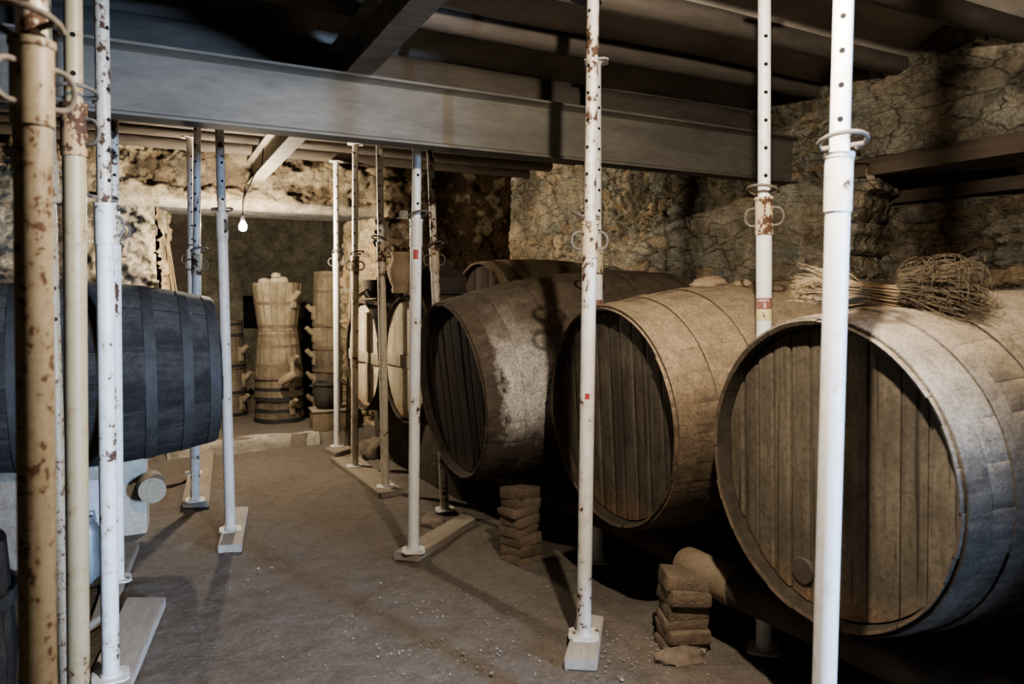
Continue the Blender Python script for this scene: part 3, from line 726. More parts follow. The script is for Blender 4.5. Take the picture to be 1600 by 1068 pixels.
    if sticker:
        z0, z1, da, mats = sticker
        m = MB(); k = 12
        def patch(a0, a1, za, zb, mi, ex):
            vs = [];
            for i in range(k + 1):
                a = a0 + (a1 - a0) * i / k
                vs += [((r + ex) * math.cos(a), (r + ex) * math.sin(a), za), ((r + ex) * math.cos(a), (r + ex) * math.sin(a), zb)]
            m.add(vs, [(2 * i, 2 * i + 2, 2 * i + 3, 2 * i + 1) for i in range(k)], mi)
        if len(mats) == 1: patch(-da, da, z0, z1, 0, .0008)
        else:
            zm = (z0 + z1) / 2
            patch(-da, da, zm, z1, 0, .0008); patch(-da, da, z0, zm, 1, .0008)
            for i in range(5): patch(-.75 + i * .3, -.75 + i * .3 + .16, z1 - .014, z1 - .006, 3, .0012)
            patch(.05, .2, zm + .006, zm + .024, 3, .0012); patch(-.1, .12, z0 + .014, z0 + .02, 2, .0012); patch(-.1, -.02, z0 + .014, z0 + .034, 2, .0012); patch(.05, .12, z0 + .008, z0 + .02, 2, .0012)
        m.build('sticker', [M[x] for x in mats], t)
    return t
BT = .045     # bearing-board thickness
def gb(px, py, z=BT): return ground(px, py, z)
def up(px, b, z=ZT): return at(px, depth(b), z)
def zc_of(py, b): return zat(py, depth(b)) - b.z
def prop_px(label, b, tpx, ypx, zt=ZT, **k):
    tp = up(tpx, b, zt); return prop(label, b, tp, zc_of(ypx, b), **k)
# near left group
bA = at(66, 1.33, 0.0); prop_px('thick rusty cream prop at far left, closest to the camera', bA, 42, 72, m_out='cream_rusty', m_in='white_rusty', m_col='cream_rusty', handles=(-.9, 2.0), hole_da=.1, pin_a=.6)
bB = at(124, 2.16, 0.0); prop_px('cream prop with heavily rusted collar, second from the left edge', bB, 112, 168, m_out='cream', m_in='cream', holes=12, hole_da=-.05, handles=(1.0,), pin_a=1.4, m_col='collar_heavy')
bC = ground(104, 1100); prop_px('thin leaning cream prop standing between two thicker cream ones', bC, 62, 312, r=.027, m_out='cream_rusty', m_in='cream_rusty', inv=True, holes=4, handles=(2.2,), pin=False, m_col='cream_rusty')
bD = at(173, 2.70, BT); prop_px('blue-white prop with rusted top standing at the end of the front left board', bD, 157.5, 322, m_out='white_worn', m_in='white_rusty', m_col='white_worn', hole_da=.75, handles=(2.1,), pin_a=-1.2)
bE = gb(184, 905); prop_px('white prop half hidden right behind the blue-white prop with rusted top', bE, 175, 338, m_out='white_worn', m_in='white_rusty', holes=14, hole_da=.2, handles=(1.2, -1.9), pin_a=.8)
bF = gb(303, 739); prop_px('bright lit prop behind the bluish barrel, left of a twin prop', bF, 296.5, 392, m_out='white', m_in='white_worn', m_col='white_worn', holes=9, handles=(-1.7,), pin=True)
bG = gb(305, 781); prop_px('shaded prop with looped collar handles behind the bluish barrel', bG, 308.5, 398, m_out='white_worn', m_in='white_worn', holes=11, handles=(1.5, -1.5), hole_da=-.5)
bH = gb(360, 827); prop_px('blue-white prop standing past the right end of the left barrel', bH, 341, 336, m_out='white', m_in='white_worn', m_col='white_worn', holes=8, handles=(.4,), pin_a=-2)
# row on the right of the aisle
bI = gb(527, 697); prop_px('bright thin prop in front of the back room tubs, by the wooden box', bI, 525, 398, m_out='white', m_in='white', m_col='white_worn', holes=10, handles=(1.4, -1.6))
bJ = gb(554, 728); prop_px('dim prop on the far end of the long board', bJ, 555, 402, m_out='cream_pale', m_in='white_worn', holes=11, hole_da=-.2, handles=(1.5, -1.5))
bK = gb(602, 760); prop_px('dim cream prop on the front end of the long board', bK, 592, 380, m_out='cream_pale', m_in='white_worn', holes=10, hole_da=-.3, handles=(1.5,), pin_a=.5)
bL = gb(646, 860); prop_px('white prop with small red sticker in front of the dark-headed barrel', bL, 652, 345, m_out='white', m_in='white', m_col='white_worn', zt=2.475, holes=4, gap=.15, handles=(-1.5,), sticker=(zc_of(405, bL), zc_of(390, bL), .45, ['label_red2']))
bM = Vector((1.955, 4.535, .03)); prop_px('peeling rusty prop between the small barrel and the dark-headed barrel', bM, 671, 390, zt=2.475, r=.028, m_out='white_rusty', m_in='white_rusty', holes=9, hole_da=.3, handles=(1.4, -1.4))
bN = gb(912, 992); prop_px('white speckled prop with rusted upper tube in front of the tan barrel', bN, 927, 350, m_out='white_worn', m_in='white_rusty', holes=9, hole_da=-.65, handles=(1.7, -1.4), pin_a=-1.0, sticker=(zc_of(622, bN), zc_of(613, bN), .3, ['label_red2']))
bO = onY(934, 3.284, .02); prop_px('white prop rising from behind the tan barrel, maroon label above it', bO, 932, 388, m_out='white', m_in='white', holes=12, hole_da=.55, handles=(1.6, -1.5), pin=False, sticker=(zc_of(478, bO), zc_of(468, bO), 1.1, ['label_red']))
bP = onY(1193, 2.122, .02); prop_px('white prop with two looped handles and yellow label between the two closest barrels', bP, 1194.5, 312, m_out='white', m_in='white', holes=6, hole_da=.25, handles=(1.45, -1.75), pin_a=.9, sticker=(zc_of(500, bP), zc_of(465, bP), 1.2, ['label_red', 'label_yellow', 'label_ink', 'white_worn']))
bQ = at(1281, 1.92, 0.0); prop_px('bright white prop in front of the barrel closest to the camera', bQ, 1327, 246, m_out='white', m_in='white', m_col='white_worn', holes=9, hole_da=.0, handles=(), pin_a=1.8, gap=.083)

# ------------------------------------------------------------------ bearing boards
def board(label, quad, th=BT, mat='plank', z0=.0):
    m = MB(); q = [Vector(p) for p in quad]
    cen = sum(q, Vector()) / 4
    bm = bmesh.new(); vv = [bm.verts.new((p.x - cen.x, p.y - cen.y, 0)) for p in q]; f = bm.faces.new(vv)
    r = bmesh.ops.extrude_face_region(bm, geom=[f])
    for v in r['geom']:
        if isinstance(v, bmesh.types.BMVert): v.co.z += th
    bmesh.ops.recalc_face_normals(bm, faces=bm.faces)
    bmesh.ops.bevel(bm, geom=bm.edges[:], offset=.004, segments=2, affect='EDGES')
    bm.verts.index_update(); m.add([v.co.copy() for v in bm.verts], [[v.index for v in p.verts] for p in bm.faces]); bm.free()
    # build along its own long side
    a = (q[1] - q[2]) if (q[1] - q[2]).length > (q[0] - q[1]).length else (q[0] - q[1]); an = math.atan2(a.y, a.x)
    R = Matrix.Rotation(-an, 3, 'Z'); m.v = [tuple(R @ Vector(p)) for p in m.v]
    return tag(m.build('board', M[mat], loc=(cen.x, cen.y, z0), rot=(0, 0, an), smooth=25), label, 'board', 'boards under the props')
T = BT
board('pale board under the blue-white prop with rusted top', [ground(120, 1095, T), ground(190, 1095, T), ground(259, 932, T), ground(198, 932, T)], mat='plank_pale')
board('grey board behind the front left board, under the half hidden prop', [ground(140, 972, T), ground(176, 950, T), ground(217, 846, T), ground(183, 846, T)])
board('short board under the prop past the end of the left barrel', [ground(340, 852, T), ground(378, 850, T), ground(388, 791, T), ground(358, 791, T)], mat='plank_pale')
board('board under the twin props behind the left barrel', [ground(284, 783, T), ground(327, 782, T), ground(335, 701, T), ground(302, 703, T)], mat='plank')
board('small board at the foot of the thin prop by the back room', [ground(507, 700, T), ground(524, 708, T), ground(552, 699, T), ground(531, 691, T)])
board('long board carrying two dim props along the aisle', [ground(516, 714, T), ground(592, 770, T), ground(630, 764, T), ground(561, 712, T)])
board('board under the white prop with red sticker', [ground(614, 862, T), ground(653, 866, T), ground(744, 810, T), ground(725, 799, T)])
board('short tilted board under the speckled prop at the tan barrel', [ground(881, 1028, T), ground(933, 1031, T), ground(944, 962, T), ground(903, 955, T)], mat='plank_pale')

# ------------------------------------------------------------------ stacked grape tubs in the back room
def tub(label, base, hgt, Rw, Rn, upside, ang, mat, group, hoops=(.10, .45), pegs=(0,), hoopm='hoop_rust', peg_up=.05):
    """tapered stave tub: wide mouth Rw, narrow bottom Rn"""
    t = thing('wooden_tub', label, 'tub', base, (0, 0, ang), group)
    T = .017; n = 18
    def R(z): return Rn + (Rw - Rn) * z / hgt                     # z measured from the narrow bottom
    zz = (lambda z: hgt - z) if upside else (lambda z: z)
    m = MB()
    for i in range(n):
        a0, a1 = 2 * PI * i / n, 2 * PI * (i + 1) / n; tn = random.random(); vs = []; aa = [a0 + .004, a0 + .03, (a0 + a1) / 2, a1 - .03, a1 - .004]; ins = [.003, 0, -.001, 0, .003]
        ring = [(0, 0), (hgt * .5, 0), (hgt, 0), (hgt, T), (hgt * .5, T), (.03, T)]
        for z, dr in ring:
            for a, g in zip(aa, ins):
                r = R(z) - dr - (g if dr == 0 else 0); vs.append((r * math.cos(a), r * math.sin(a), zz(z)))
        k = 5; fs = [(q * k + w, q * k + w + 1, (q + 1) * k + w + 1, (q + 1) * k + w) for q in range(5) for w in range(4)]
        m.add(vs, fs, tone=tn)
    m.build('staves', mat, t, smooth=40)
    b = MB(); b.lathe([(0.0, zz(.0)), (R(.02) - .004, zz(.0)), (R(.03) - .004, zz(.03)), (0.0, zz(.03))], 32, caps=False); b.build('bottom', mat, t)
    for hz in hoops:
        h_ = MB(); z0, z1 = hz, hz + .035
        h_.lathe([(R(z0) + .0035, zz(z0)), (R(z1) + .0035, zz(z1)), (R(z1) - .001, zz(z1)), (R(z0) - .001, zz(z0))], 36, closed=True); h_.build('hoop', M[hoopm], t, smooth=40)
    for pa in pegs:
        p = MB(); z = hgt - .17; r0 = R(z); ca, sa = math.cos(pa), math.sin(pa); pu = 1
        zc = zz(z)
        p.tube([(r0 * ca * .97, r0 * sa * .97, zc), ((r0 + .04) * ca, (r0 + .04) * sa, zc + .025 * pu), ((r0 + .088) * ca, (r0 + .088) * sa, zc + .075 * pu)], [.036, .031, .026], 12)
        p.box((r0 - .006, -.03, zc - .09), (r0 + .022, .03, zc + .06), Matrix.Rotation(pa, 4, 'Z'), bev=.006)
        p.build('handle', M['peg_wood'], t, smooth=50)
    return t
pS1 = at(437, 8.0, ZF); pS0 = at(352, 8.25, ZF); pS2 = at(522, 8.3, ZF)
aV = lambda p, deg: math.atan2(-p.y, -p.x) + math.radians(deg)      # + = towards the right of the picture
G1 = 'tall stack of wooden tubs in the middle of the back room'
dz = .225
for i, nm in enumerate(('bottom', 'second', 'third')):
    tub('upside-down tub, %s of the middle stack in the back room' % {'bottom': 'lowest', 'second': 'second from the floor', 'third': 'just under the upright top tub'}[nm],
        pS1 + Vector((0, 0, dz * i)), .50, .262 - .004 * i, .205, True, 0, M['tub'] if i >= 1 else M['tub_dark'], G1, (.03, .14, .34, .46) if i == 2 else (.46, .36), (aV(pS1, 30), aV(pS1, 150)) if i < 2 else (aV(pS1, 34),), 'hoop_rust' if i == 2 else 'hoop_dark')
TOPTUB = tub('upright tub carrying pale round stones, top of the middle stack', pS1 + Vector((0, 0, dz * 2 + .503)), .50, .265, .20, False, 0, M['tub'], G1, (.03, .27), (aV(pS1, 40), aV(pS1, 220)))
G2 = 'stack of wooden tubs right of the back room'
for i in range(5):
    nm = ('lowest tub of the right stack, behind the iron pot', 'second tub from the floor in the right stack', 'middle tub of the right stack of five', 'tub just under the topmost of the right stack', 'topmost tall tub of the right stack in the back room')[i]
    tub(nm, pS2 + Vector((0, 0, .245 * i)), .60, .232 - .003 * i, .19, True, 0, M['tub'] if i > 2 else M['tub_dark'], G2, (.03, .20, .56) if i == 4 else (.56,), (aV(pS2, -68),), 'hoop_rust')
G0 = 'stack of wooden tubs left of the back room'
for i in range(3):
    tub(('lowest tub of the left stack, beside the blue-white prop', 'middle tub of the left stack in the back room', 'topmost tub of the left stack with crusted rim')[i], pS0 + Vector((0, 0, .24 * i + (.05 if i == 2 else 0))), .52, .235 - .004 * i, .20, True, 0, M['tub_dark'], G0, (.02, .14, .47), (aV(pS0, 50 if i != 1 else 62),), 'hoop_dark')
pS3 = at(399, 8.75, ZF); tub('small dark tub standing in the shadow between two stacks', pS3, .46, .20, .17, False, 0, M['tub_dark'], 'small tubs', (.06, .36), ())
# round pale stones on the upright tub: they lie on a lid inside the mouth
zt1 = ZF + dz * 2 + .503 + .50
ld = MB(); ld.lathe([(0, 0), (.243, 0), (.243, .015), (0, .015)], 32, caps=False); ld.build('lid', M['tub'], TOPTUB, loc=(0, 0, .482))
def rock(name, label, loc, r, mat, cat, group=None, seed=0, amp=.25, rot=0, flat=.7, sub=3):
    bm = bmesh.new(); bmesh.ops.create_icosphere(bm, subdivisions=sub, radius=1)
    for v in bm.verts:
        d = 1 + amp * mnoise.noise(v.co * 1.4 + Vector((seed * 3.7, seed, 0))) + amp * .4 * mnoise.noise(v.co * 3.5 + Vector((seed, 0, 5)))
        v.co = v.co * d
        if v.co.z < -.55: v.co.z = -.55
        v.co = Vector((v.co.x * r[0], v.co.y * r[1], (v.co.z + .55) * r[2]))
    m = MB(); bm.verts.index_update(); m.add([v.co.copy() for v in bm.verts], [[v.index for v in p.verts] for p in bm.faces]); bm.free()
    o = m.build(name, mat, loc=loc, rot=(0, 0, rot), smooth=55)
    return tag(o, label, cat, group)
zl = zt1 - .002
def ob(px, dd, dz_=0): p = at(px, depth(pS1) + dd, 0); return Vector((p.x, p.y, zl + dz_))
GS = 'pale round stones on the upright tub'
rock('stone', 'pale round stone lying left on the top tub', ob(418, -.05), (.062, .05, .035), M['rock_pale'], 'stone', GS, 1, .08)
rock('stone', 'pale round stone under another on the top tub', ob(434, -.04), (.055, .05, .04), M['rock_pale'], 'stone', GS, 2, .08)
rock('stone', 'pale round stone lying right on the top tub', ob(446, -.02), (.06, .05, .045), M['rock_pale'], 'stone', GS, 3, .08)
rock('stone', 'pale round stone resting on top of two others', ob(436, -.035, .058), (.052, .045, .034), M['rock_pale'], 'stone', GS, 4, .08)
# mallet hung on the stack
pm = at(452, depth(pS1) - .33, zat(590, depth(pS1) - .3)); t = thing('wooden_mallet', 'pale wooden mallet hanging on the front of the middle tub stack', 'mallet', pm, (0, 0, math.atan2(-pm.y, -pm.x)))
m = MB(); m.tube([(0.0, .0, -.03), (0, .035, .05), (-.01, .03, .17)], [.018, .02, .022], 12); m.build('handle', M['peg_wood'], t)
m = MB(); m.tube([(-.03, -.085, -.05), (0, -.02, .0), (.02, .07, .05)], [.04, .05, .042], 14); m.build('mallet_head', M['peg_wood'], t)
# box with the iron pot
cb = ground(497, 674, ZF)
t = thing('wooden_box', 'low wooden box under the iron pot', 'box', (cb.x + .16, cb.y + .12, ZF - .005), (0, 0, math.radians(-6)))
m = MB(); m.box((-.19, -.13, 0), (.19, .13, .19), bev=.006); m.build('body', M['mid_wood'], t)
m = MB(); m.box((-.2, -.14, .19), (.2, .14, .212), bev=.005); m.build('lid', M['plank'], t)
pp = Vector((cb.x + .135, cb.y + .12, ZF + .208)); t = thing('iron_pot', 'sooty black iron pot standing on the wooden box', 'pot', pp)
m = MB(); m.lathe([(0, 0), (.10, .002), (.128, .03), (.142, .10), (.140, .19), (.132, .245), (.138, .262), (.128, .265), (.122, .245), (.13, .19), (.13, .10), (.10, .02), (0, .015)], 40, caps=False); m.build('body', M['iron_pot'], t, smooth=50)
m = MB(); m.lathe([(.139, .228), (.148, .235), (.148, .25), (.137, .256)], 40, caps=False); m.build('rim', M['iron_pot'], t)
for a in (aV(pp, -80), aV(pp, 100)):
    m = MB(); m.tube([(.138 * math.cos(a + w * .22), .138 * math.sin(a + w * .22), .235) if abs(w) == 1 else ((.17 + .01 * (1 - abs(w))) * math.cos(a + w * .2), (.17 + .01 * (1 - abs(w))) * math.sin(a + w * .2), .225) for w in (-1, -.6, 0, .6, 1)], .007, 8); m.build('handle', M['iron_pot'], t)
# dark plank leaning at the back-room wall
pk = onY(286, 9.1, ZF); m = MB(); m.box((-.13, -.02, 0), (.13, .02, zat(352, depth(pk)) - ZF), bev=.006)
tag(m.build('plank', M['dark_wood'], loc=(pk.x, 9.2, ZF), rot=(math.radians(-2.5), 0, 0)), 'dark plank standing upright against the back room wall', 'plank')
# ragged sheaf of reeds at the left jamb
sx = XD0 + .05; t = tag(MB().build('reed_bundle', M['straw'], smooth=0) if False else bpy.data.objects.new('reed_bundle', None), 'ragged dry reed bundle leaning at the left edge of the opening', 'reeds'); COL.objects.link(t); t.location = (onY(250, YB + .35, 1).x, YB + .30, ZF)
for part, n_, spread in (('reed_stems', 60, .07), ('reed_strands', 45, .10)):
    m = MB()
    for i in range(n_):
        a = random.uniform(0, 1); x0 = random.gauss(.03, spread * .8); y0 = random.uniform(-.06, .06); top = 2.03 - abs(random.gauss(0, .28 if part == 'reed_stems' else .45))
        m.tube([(x0, y0, 0), (x0 * .9 + random.gauss(0, .008), y0, top * .5), (x0 * .45 + random.gauss(0, .012), y0 * .8, top * .9), (x0 * .25 + random.gauss(0, .02), y0, top)], [.007, .008, .006, .003], 5)
    o = m.build(part, M['straw'], t)

# ------------------------------------------------------------------ things on the barrels
zt6 = .986 + .478 + .003
# clay jug
pj = Vector((onY(627, 5.05, 1.5).x, 5.06, zt6 - .006))
t = thing('clay_jug', 'rough tan clay jug standing on a small barrel', 'jug', pj)
sj = .285 / 1.0
prof = [(0, 0), (.062, 0), (.066, .02), (.060, .045), (.075, .075), (.092, .13), (.094, .16), (.08, .205), (.064, .235), (.062, .25), (.072, .285), (.066, .287), (.054, .25), (.056, .23), (.07, .2), (.082, .15), (0, .03)]
m = MB(); m.lathe(prof, 40, caps=False); m.build('body', M['clay'], t, smooth=60)
# upside-down wooden grape funnel
pf = Vector((onY(675, 5.10, 1.5).x + .04, 5.10, zt6 - .012)); t = thing('wooden_funnel', 'dark upside-down wooden funnel beside the clay jug', 'funnel', pf, (0, 0, math.radians(-18)))
m = MB(); hw = .19
def frus(m, w0, w1, z0, z1): 
    vs = [(-w0, -w0, z0), (w0, -w0, z0), (w0, w0, z0), (-w0, w0, z0), (-w1, -w1, z1), (w1, -w1, z1), (w1, w1, z1), (-w1, w1, z1)]
    m.add(vs, [(0, 3, 2, 1), (4, 5, 6, 7), (0, 1, 5, 4), (1, 2, 6, 5), (2, 3, 7, 6), (3, 0, 4, 7)])
frus(m, hw, hw, .0, .12); m.build('box_rim', M['dark_wood'], t, smooth=0)
m = MB(); frus(m, hw + .004, .045, .12, .225); m.build('sloping_side', M['dark_wood'], t, smooth=0)
m = MB(); m.lathe([(.04, .22), (.03, .255), (.022, .34), (.024, .345)], 16); m.build('spout', M['dark_wood'], t)
m = MB(); m.box((-hw - .008, -hw - .008, .012), (hw + .008, hw + .008, .028)); m.build('band', M['hoop_dark'], t, smooth=0)
# measure, tray and sticks on the last small barrel
zt5 = .946 + .478 + .003
p5 = Vector((onY(586, 6.08, 1.45).x, 6.08, zt5 - .006))
t = thing('wooden_measure', 'small dark wooden measure on the last small barrel', 'measure', p5, (0, 0, .3))
m = MB(); m.lathe([(0, 0), (.085, 0), (.105, .15), (.092, .15), (.075, .012), (0, .012)], 24, caps=False); m.build('body', M['dark_wood'], t)
m = MB(); m.lathe([(.088, .02), (.0915, .02), (.0955, .05), (.092, .05)], 24, closed=True); m.build('hoop', M['hoop_dark'], t)
p5b = Vector((onY(603, 5.98, 1.45).x + .10, 6.12, zt5 - .004))
m = MB(); m.box((-.09, -.07, 0), (.09, .07, .10), bev=.006); m.box((-.10, -.08, .10), (.10, .08, .122), bev=.004)
tag(m.build('wooden_block', M['dark_wood'], loc=p5b, rot=(0, 0, -.2)), 'dark wooden block beside the small measure', 'block')
for k, (x, a) in enumerate(((-.17, .35), (-.13, .62))):
    m = MB(); m.tube([(0, 0, 0), (.09, 0, .055), (.19, .0, .11)], [.011, .010, .008], 8)
    tag(m.build('stick', M['peg_wood'], loc=(p5.x + x - .02, p5.y - .05 + .03 * k, zt5 + .002), rot=(0, 0, a - .3)), ('lower', 'upper')[k] + ' of two pale sticks leaning on the small measure', 'stick', 'sticks by the measure')
# tool handles leaning in the jamb
for k, (pxb, pxt, yt) in enumerate(((541, 549, 402), (546, 553, 396), (551, 556, 408))):
    b = onY(pxb, 6.86 + .03 * k, 0); tpz = zat(yt, depth(b)); tt = onY(pxt, 7.05 + .03 * k, tpz)
    m = MB(); m.tube([b, b.lerp(tt, .5), tt], [.013, .013, .012], 8)
    o = m.build('pole', M['mid_wood']); tag(o, ('leftmost', 'middle', 'rightmost')[k] + ' of three thin wooden poles leaning by the lit stone jamb', 'pole', 'poles leaning by the jamb')
# broom of esparto straw on the nearest barrel
zt1b = .872 + .572
a0 = Vector((1.985, 1.74, 1.435)); a1 = Vector((2.52, 1.47, 1.46)); ax = (a1 - a0); la = ax.length; axn = ax.normalized(); an = math.atan2(axn.y, axn.x)
an = math.atan2(-.42, .47); ob_ = Vector((2.14, 1.545, 1.398)); t = thing('straw_broom', 'frayed straw broom lying on the barrel closest to the camera', 'broom', ob_, (0, .09, an))
def strands(n, x0, x1, mid, spread0, spread1, rad, curl, seed, down=False):
    random.seed(seed); m = MB()
    for i in range(n):
        a = random.uniform(0, 2 * PI); q = math.sqrt(random.random())
        y0, z0 = q * math.cos(a) * spread0, q * math.sin(a) * spread0; k = spread1 / spread0 * random.uniform(.5, 1.15)
        ln = random.uniform(.72, 1.12); pts = []
        cy, cz = random.gauss(0, curl), random.gauss(0, curl); w = random.uniform(2, 5); ph = random.uniform(0, 6)
        for s in range(9):
            u = s / 8; x = x0 + (x1 - x0) * u * ln; e = u ** 1.2
            y = y0 * (1 + (k - 1) * e) + cy * e + curl * .35 * math.sin(w * u * 2 + ph) * e
            z = mid + z0 * (1 + (k - 1) * e) + cz * e * .7 + curl * .3 * math.cos(w * u * 2 + ph) * e - (.06 * e * e if down else .01 * e)
            z = max(z, .012 - .62 * max(0, abs(y) - .03) ** 1.6 + .0)
            pts.append((x, y, z))
        m.tube(pts, [rad, rad, rad, rad, rad * .9, rad * .85, rad * .7, rad * .55, rad * .35], 4, cap=False)
    return m
strands(300, -.03, -.235, .05, .034, .085, .0019, .03, 3).build('short_bristles', M['straw'], t)
strands(1300, .05, .27, .075, .06, .105, .0012, .055, 4, True).build('long_bristles', M['straw_dark'], t)
m = strands(150, -.06, .09, .05, .036, .05, .0026, .003, 5); m.build('stalks', M['straw'], t)
m = MB(); m.lathe([(.040, .055), (.044, .075), (.046, .10), (.042, .118)], 24, 'x', (0, 0, .05)); m.build('binding', M['straw_dark'], t)
random.seed(11)
# loops of stray straw knotted over the long end
m = MB()
for i in range(260):
    cx, cy, cz = random.uniform(.10, .27), random.gauss(0, .045), random.uniform(.05, .15); R_ = random.uniform(.03, .075); pts = []
    a0_, tilt_, ya = random.uniform(0, 6), random.uniform(-1, 1), random.uniform(0, 6)
    for s in range(12):
        w = a0_ + s * .42; x = R_ * math.cos(w); z = R_ * .8 * math.sin(w); y = tilt_ * z
        pts.append((cx + x * math.cos(ya), cy + x * math.sin(ya) * .7 + y * .4, max(.012, cz + z * .8)))
    m.tube(pts, .0012, 4, cap=False)
m.build('tangle', M['straw_dark'], t)
# clods of earth on the tan barrel
for k, (px, y_, r_) in enumerate(((1112, 2.72, (.10, .07, .035)), (1158, 2.64, (.06, .05, .028)))):
    pz = onY(px, y_, 1.47); rock('clod', ('flat wide clod of dry earth on top of the tan barrel', 'small clod of dry earth right of the flat wide one')[k], (pz.x, y_, .898 + .57 + .012 + (0 if k == 0 else .0)), r_, M['clod'], 'clod', 'clods on the tan barrel', 20 + k, .35, k)

# ------------------------------------------------------------------ loose things on the floor
for k, (px, py, r_, lb) in enumerate(((585, 716, (.13, .09, .13), 'dark rock in the shadow behind the long board'), (640, 720, (.10, .12, .10), 'rock in the shadow under the small barrel with the jug'), (676, 822, (.09, .07, .05), 'flat stone beside the board of the red-sticker prop'),
                                       (1062, 1030, (.10, .07, .035), 'broken brick lump at the foot of the front brick pier'), (1088, 1018, (.04, .035, .025), 'small pale chunk by the front brick pier'), (186, 775, (.09, .07, .08), 'rock in the dark under the left barrel'))):
    p = ground(px, py, 0); rock('rock', lb, (p.x, p.y, -.004), r_, M['rock'] if k != 4 else M['rock_pale'], 'rock', None, 30 + k, .4, k)
m = MB(); random.seed(5)
for i in range(420):
    if i < 150: p = ground(random.gauss(720, 110), random.uniform(900, 1060))
    elif i < 260: p = ground(random.gauss(990, 55), random.uniform(985, 1060))
    else: p = Vector((random.uniform(.2, 2.1), random.uniform(1.5, 6.9), 0))
    s = random.uniform(.0022, .006) * (2.0 if random.random() < .06 else 1)
    bm = bmesh.new(); bmesh.ops.create_icosphere(bm, subdivisions=1, radius=s); bm.verts.index_update()
    m.add([Vector((v.co.x * random.uniform(.7, 1.3), v.co.y * random.uniform(.6, 1.4), v.co.z * .6)) + Vector((p.x, p.y, .006)) for v in bm.verts], [[v.index for v in q.verts] for q in bm.faces]); bm.free()
tag(m.build('debris', M['chips'], smooth=0), 'pale plaster chips and pebbles scattered over the dirt floor', 'debris', kind='stuff')
# zinc can, whitewashed board and dark vat in the left corner
pz = ground(139, 912); t = thing('metal_can', 'dented grey-blue metal can behind the cream props', 'can', (pz.x, pz.y, 0.0), (0, 0, .3))
m = MB(); m.lathe([(0, 0), (.058, 0), (.06, .01), (.06, .27), (.045, .31), (.03, .325), (.03, .345), (0, .345)], 24, caps=False); m.build('body', M['zinc'], t)
m = MB(); m.tube([(-.04, 0, .318), (-.035, 0, .365), (.035, 0, .365), (.04, 0, .318)], .006, 8); m.build('handle', M['zinc'], t)
pw = ground(158, 876); m = MB(); m.box((-.085, -.012, 0), (.085, .012, .44), bev=.004)
tag(m.build('whitewashed_board', M['white_board'], loc=(pw.x - .05, pw.y + .02, 0), rot=(math.radians(-9), 0, -.35)), 'short whitewashed board standing behind the metal can', 'board')
pv = Vector((-.62, 2.75, 0)); t = thing('vat', 'dark round wooden vat in the left corner', 'vat', (pv.x, pv.y, 0))
m = MB()
for i in range(20):
    a0_, a1_ = 2 * PI * i / 20, 2 * PI * (i + 1) / 20; vs = []
    for z, r_ in ((0, .33), (.36, .36), (.70, .34), (.70, .31), (.10, .31)):
        for a in (a0_ + .004, (a0_ + a1_) / 2, a1_ - .004): vs.append((r_ * math.cos(a), r_ * math.sin(a), z))
    m.add(vs, [(q * 3 + w, q * 3 + w + 1, q * 3 + w + 4, q * 3 + w + 3) for q in range(4) for w in range(2)], tone=random.random())
m.build('staves', M['bar_left'], t); m = MB(); m.lathe([(0, .02), (.31, .02), (.31, .12), (0, .12)], 24, caps=False); m.build('bottom', M['dark_wood'], t)
for z in (.10, .52):
    m = MB(); rr = .338 if z < .3 else .356; m.lathe([(rr, z), (rr + .012, z + .001), (rr + .010, z + .04), (rr, z + .04)], 40, closed=True); m.build('hoop', M['hoop_dark'], t)

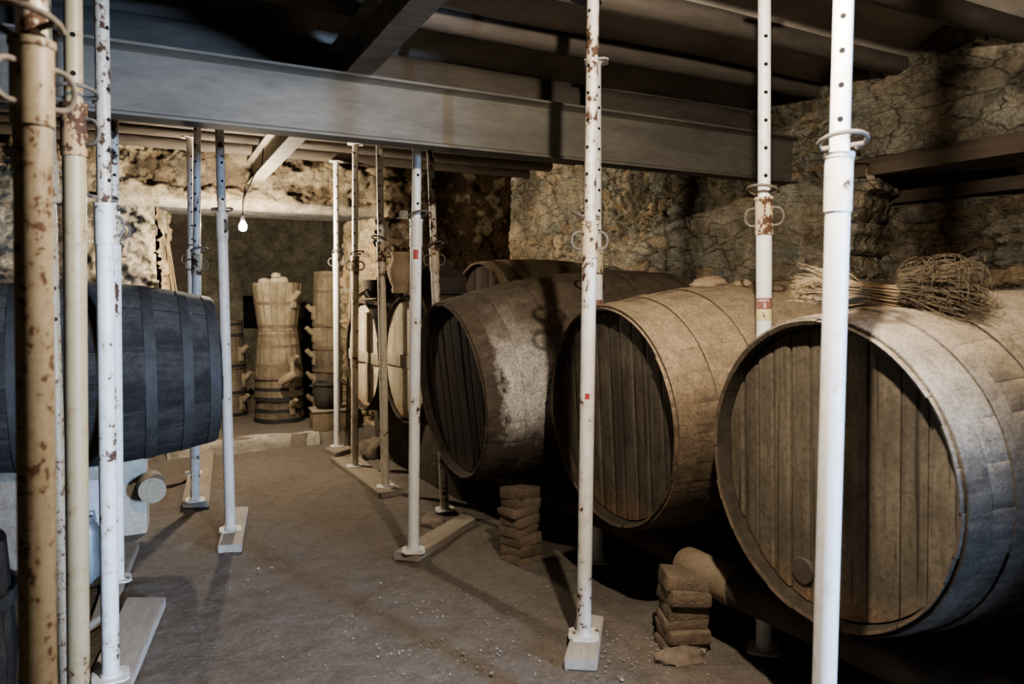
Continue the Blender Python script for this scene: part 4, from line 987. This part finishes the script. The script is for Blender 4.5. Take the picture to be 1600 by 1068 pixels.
# ------------------------------------------------------------------ the bare bulb
pb = onY(380, 6.55, 1.9); pb.z = zat(354, depth(pb)); t = thing('hanging_bulb', 'glowing bare bulb hanging in front of the back room opening', 'lamp', pb)
em = NT('lit_bulb'); em.b.inputs['Base Color'].default_value = (1, .9, .7, 1); em.b.inputs['Emission Color'].default_value = (1, .86, .66, 1); em.b.inputs['Emission Strength'].default_value = 2100
m = MB(); m.lathe([(0, -.036), (.015, -.033), (.027, -.02), (.031, -.002), (.027, .018), (.017, .034), (.013, .045)], 24, caps=False); m.build('bulb', em.m, t, smooth=60)
m = MB(); m.lathe([(0, .044), (.017, .044), (.019, .05), (.019, .095), (.010, .105), (0, .105)], 20, caps=False); m.build('socket', M['cable'], t)
m = MB(); lbx = .83 + .43 * (6.55 + 1.2) / 8.6 - pb.x
m.tube([(0, 0, .10), (.006, 0, .2), (.02, -.02, .32), (.012, -.05, 2.40 - pb.z - .15), (lbx * .5, -.12, 2.44 - pb.z), (lbx - .045, -.15, 2.49 - pb.z), (lbx - .04, -.2, 2.62 - pb.z)], .005, 8); m.build('cable', M['cable'], t)

# ------------------------------------------------------------------ lamps, daylight, world
def lamp(name, kind, loc, col_, W, **k):
    d = bpy.data.lights.new(name, kind); d.color = col_; d.energy = W
    for a, v in k.items(): setattr(d, a, v)
    o = bpy.data.objects.new(name, d); o.location = loc; COL.objects.link(o); return o
lamp('ceiling_bulb_light', 'POINT', (1.06, 1.0, 2.46), (1, .885, .735), 128, shadow_soft_size=.028)
dl = lamp('doorway_daylight', 'AREA', (3.5, -5.0, 1.62), (.44, .65, 1.0), 800, shape='RECTANGLE', size=.45, size_y=1.1)
dl.rotation_euler = (Vector((.5, 3.6, .9)) - Vector(dl.location)).to_track_quat('-Z', 'Y').to_euler()
w = bpy.data.worlds.new('world'); scn.world = w; w.use_nodes = True
w.node_tree.nodes['Background'].inputs[0].default_value = (.5, .62, 1, 1); w.node_tree.nodes['Background'].inputs[1].default_value = .02

# ------------------------------------------------------------------ camera
cd = bpy.data.cameras.new('camera'); cam = bpy.data.objects.new('camera', cd); COL.objects.link(cam); scn.camera = cam
cd.sensor_fit = 'HORIZONTAL'; cd.sensor_width = 36; cd.lens = 36 * F_PX / 1600; cd.clip_start = .05
cam.location = (0, 0, HC); cam.rotation_euler = (PI / 2 - PH, 0, -TH)
cd.dof.use_dof = True; cd.dof.focus_distance = 4.2; cd.dof.aperture_fstop = 3.2
scn.view_settings.view_transform = 'AgX'
try: scn.view_settings.look = 'AgX - Medium High Contrast'
except Exception: pass
scn.view_settings.exposure = 1.0
scn.cycles.use_denoising = True
scn.cycles.max_bounces = 6
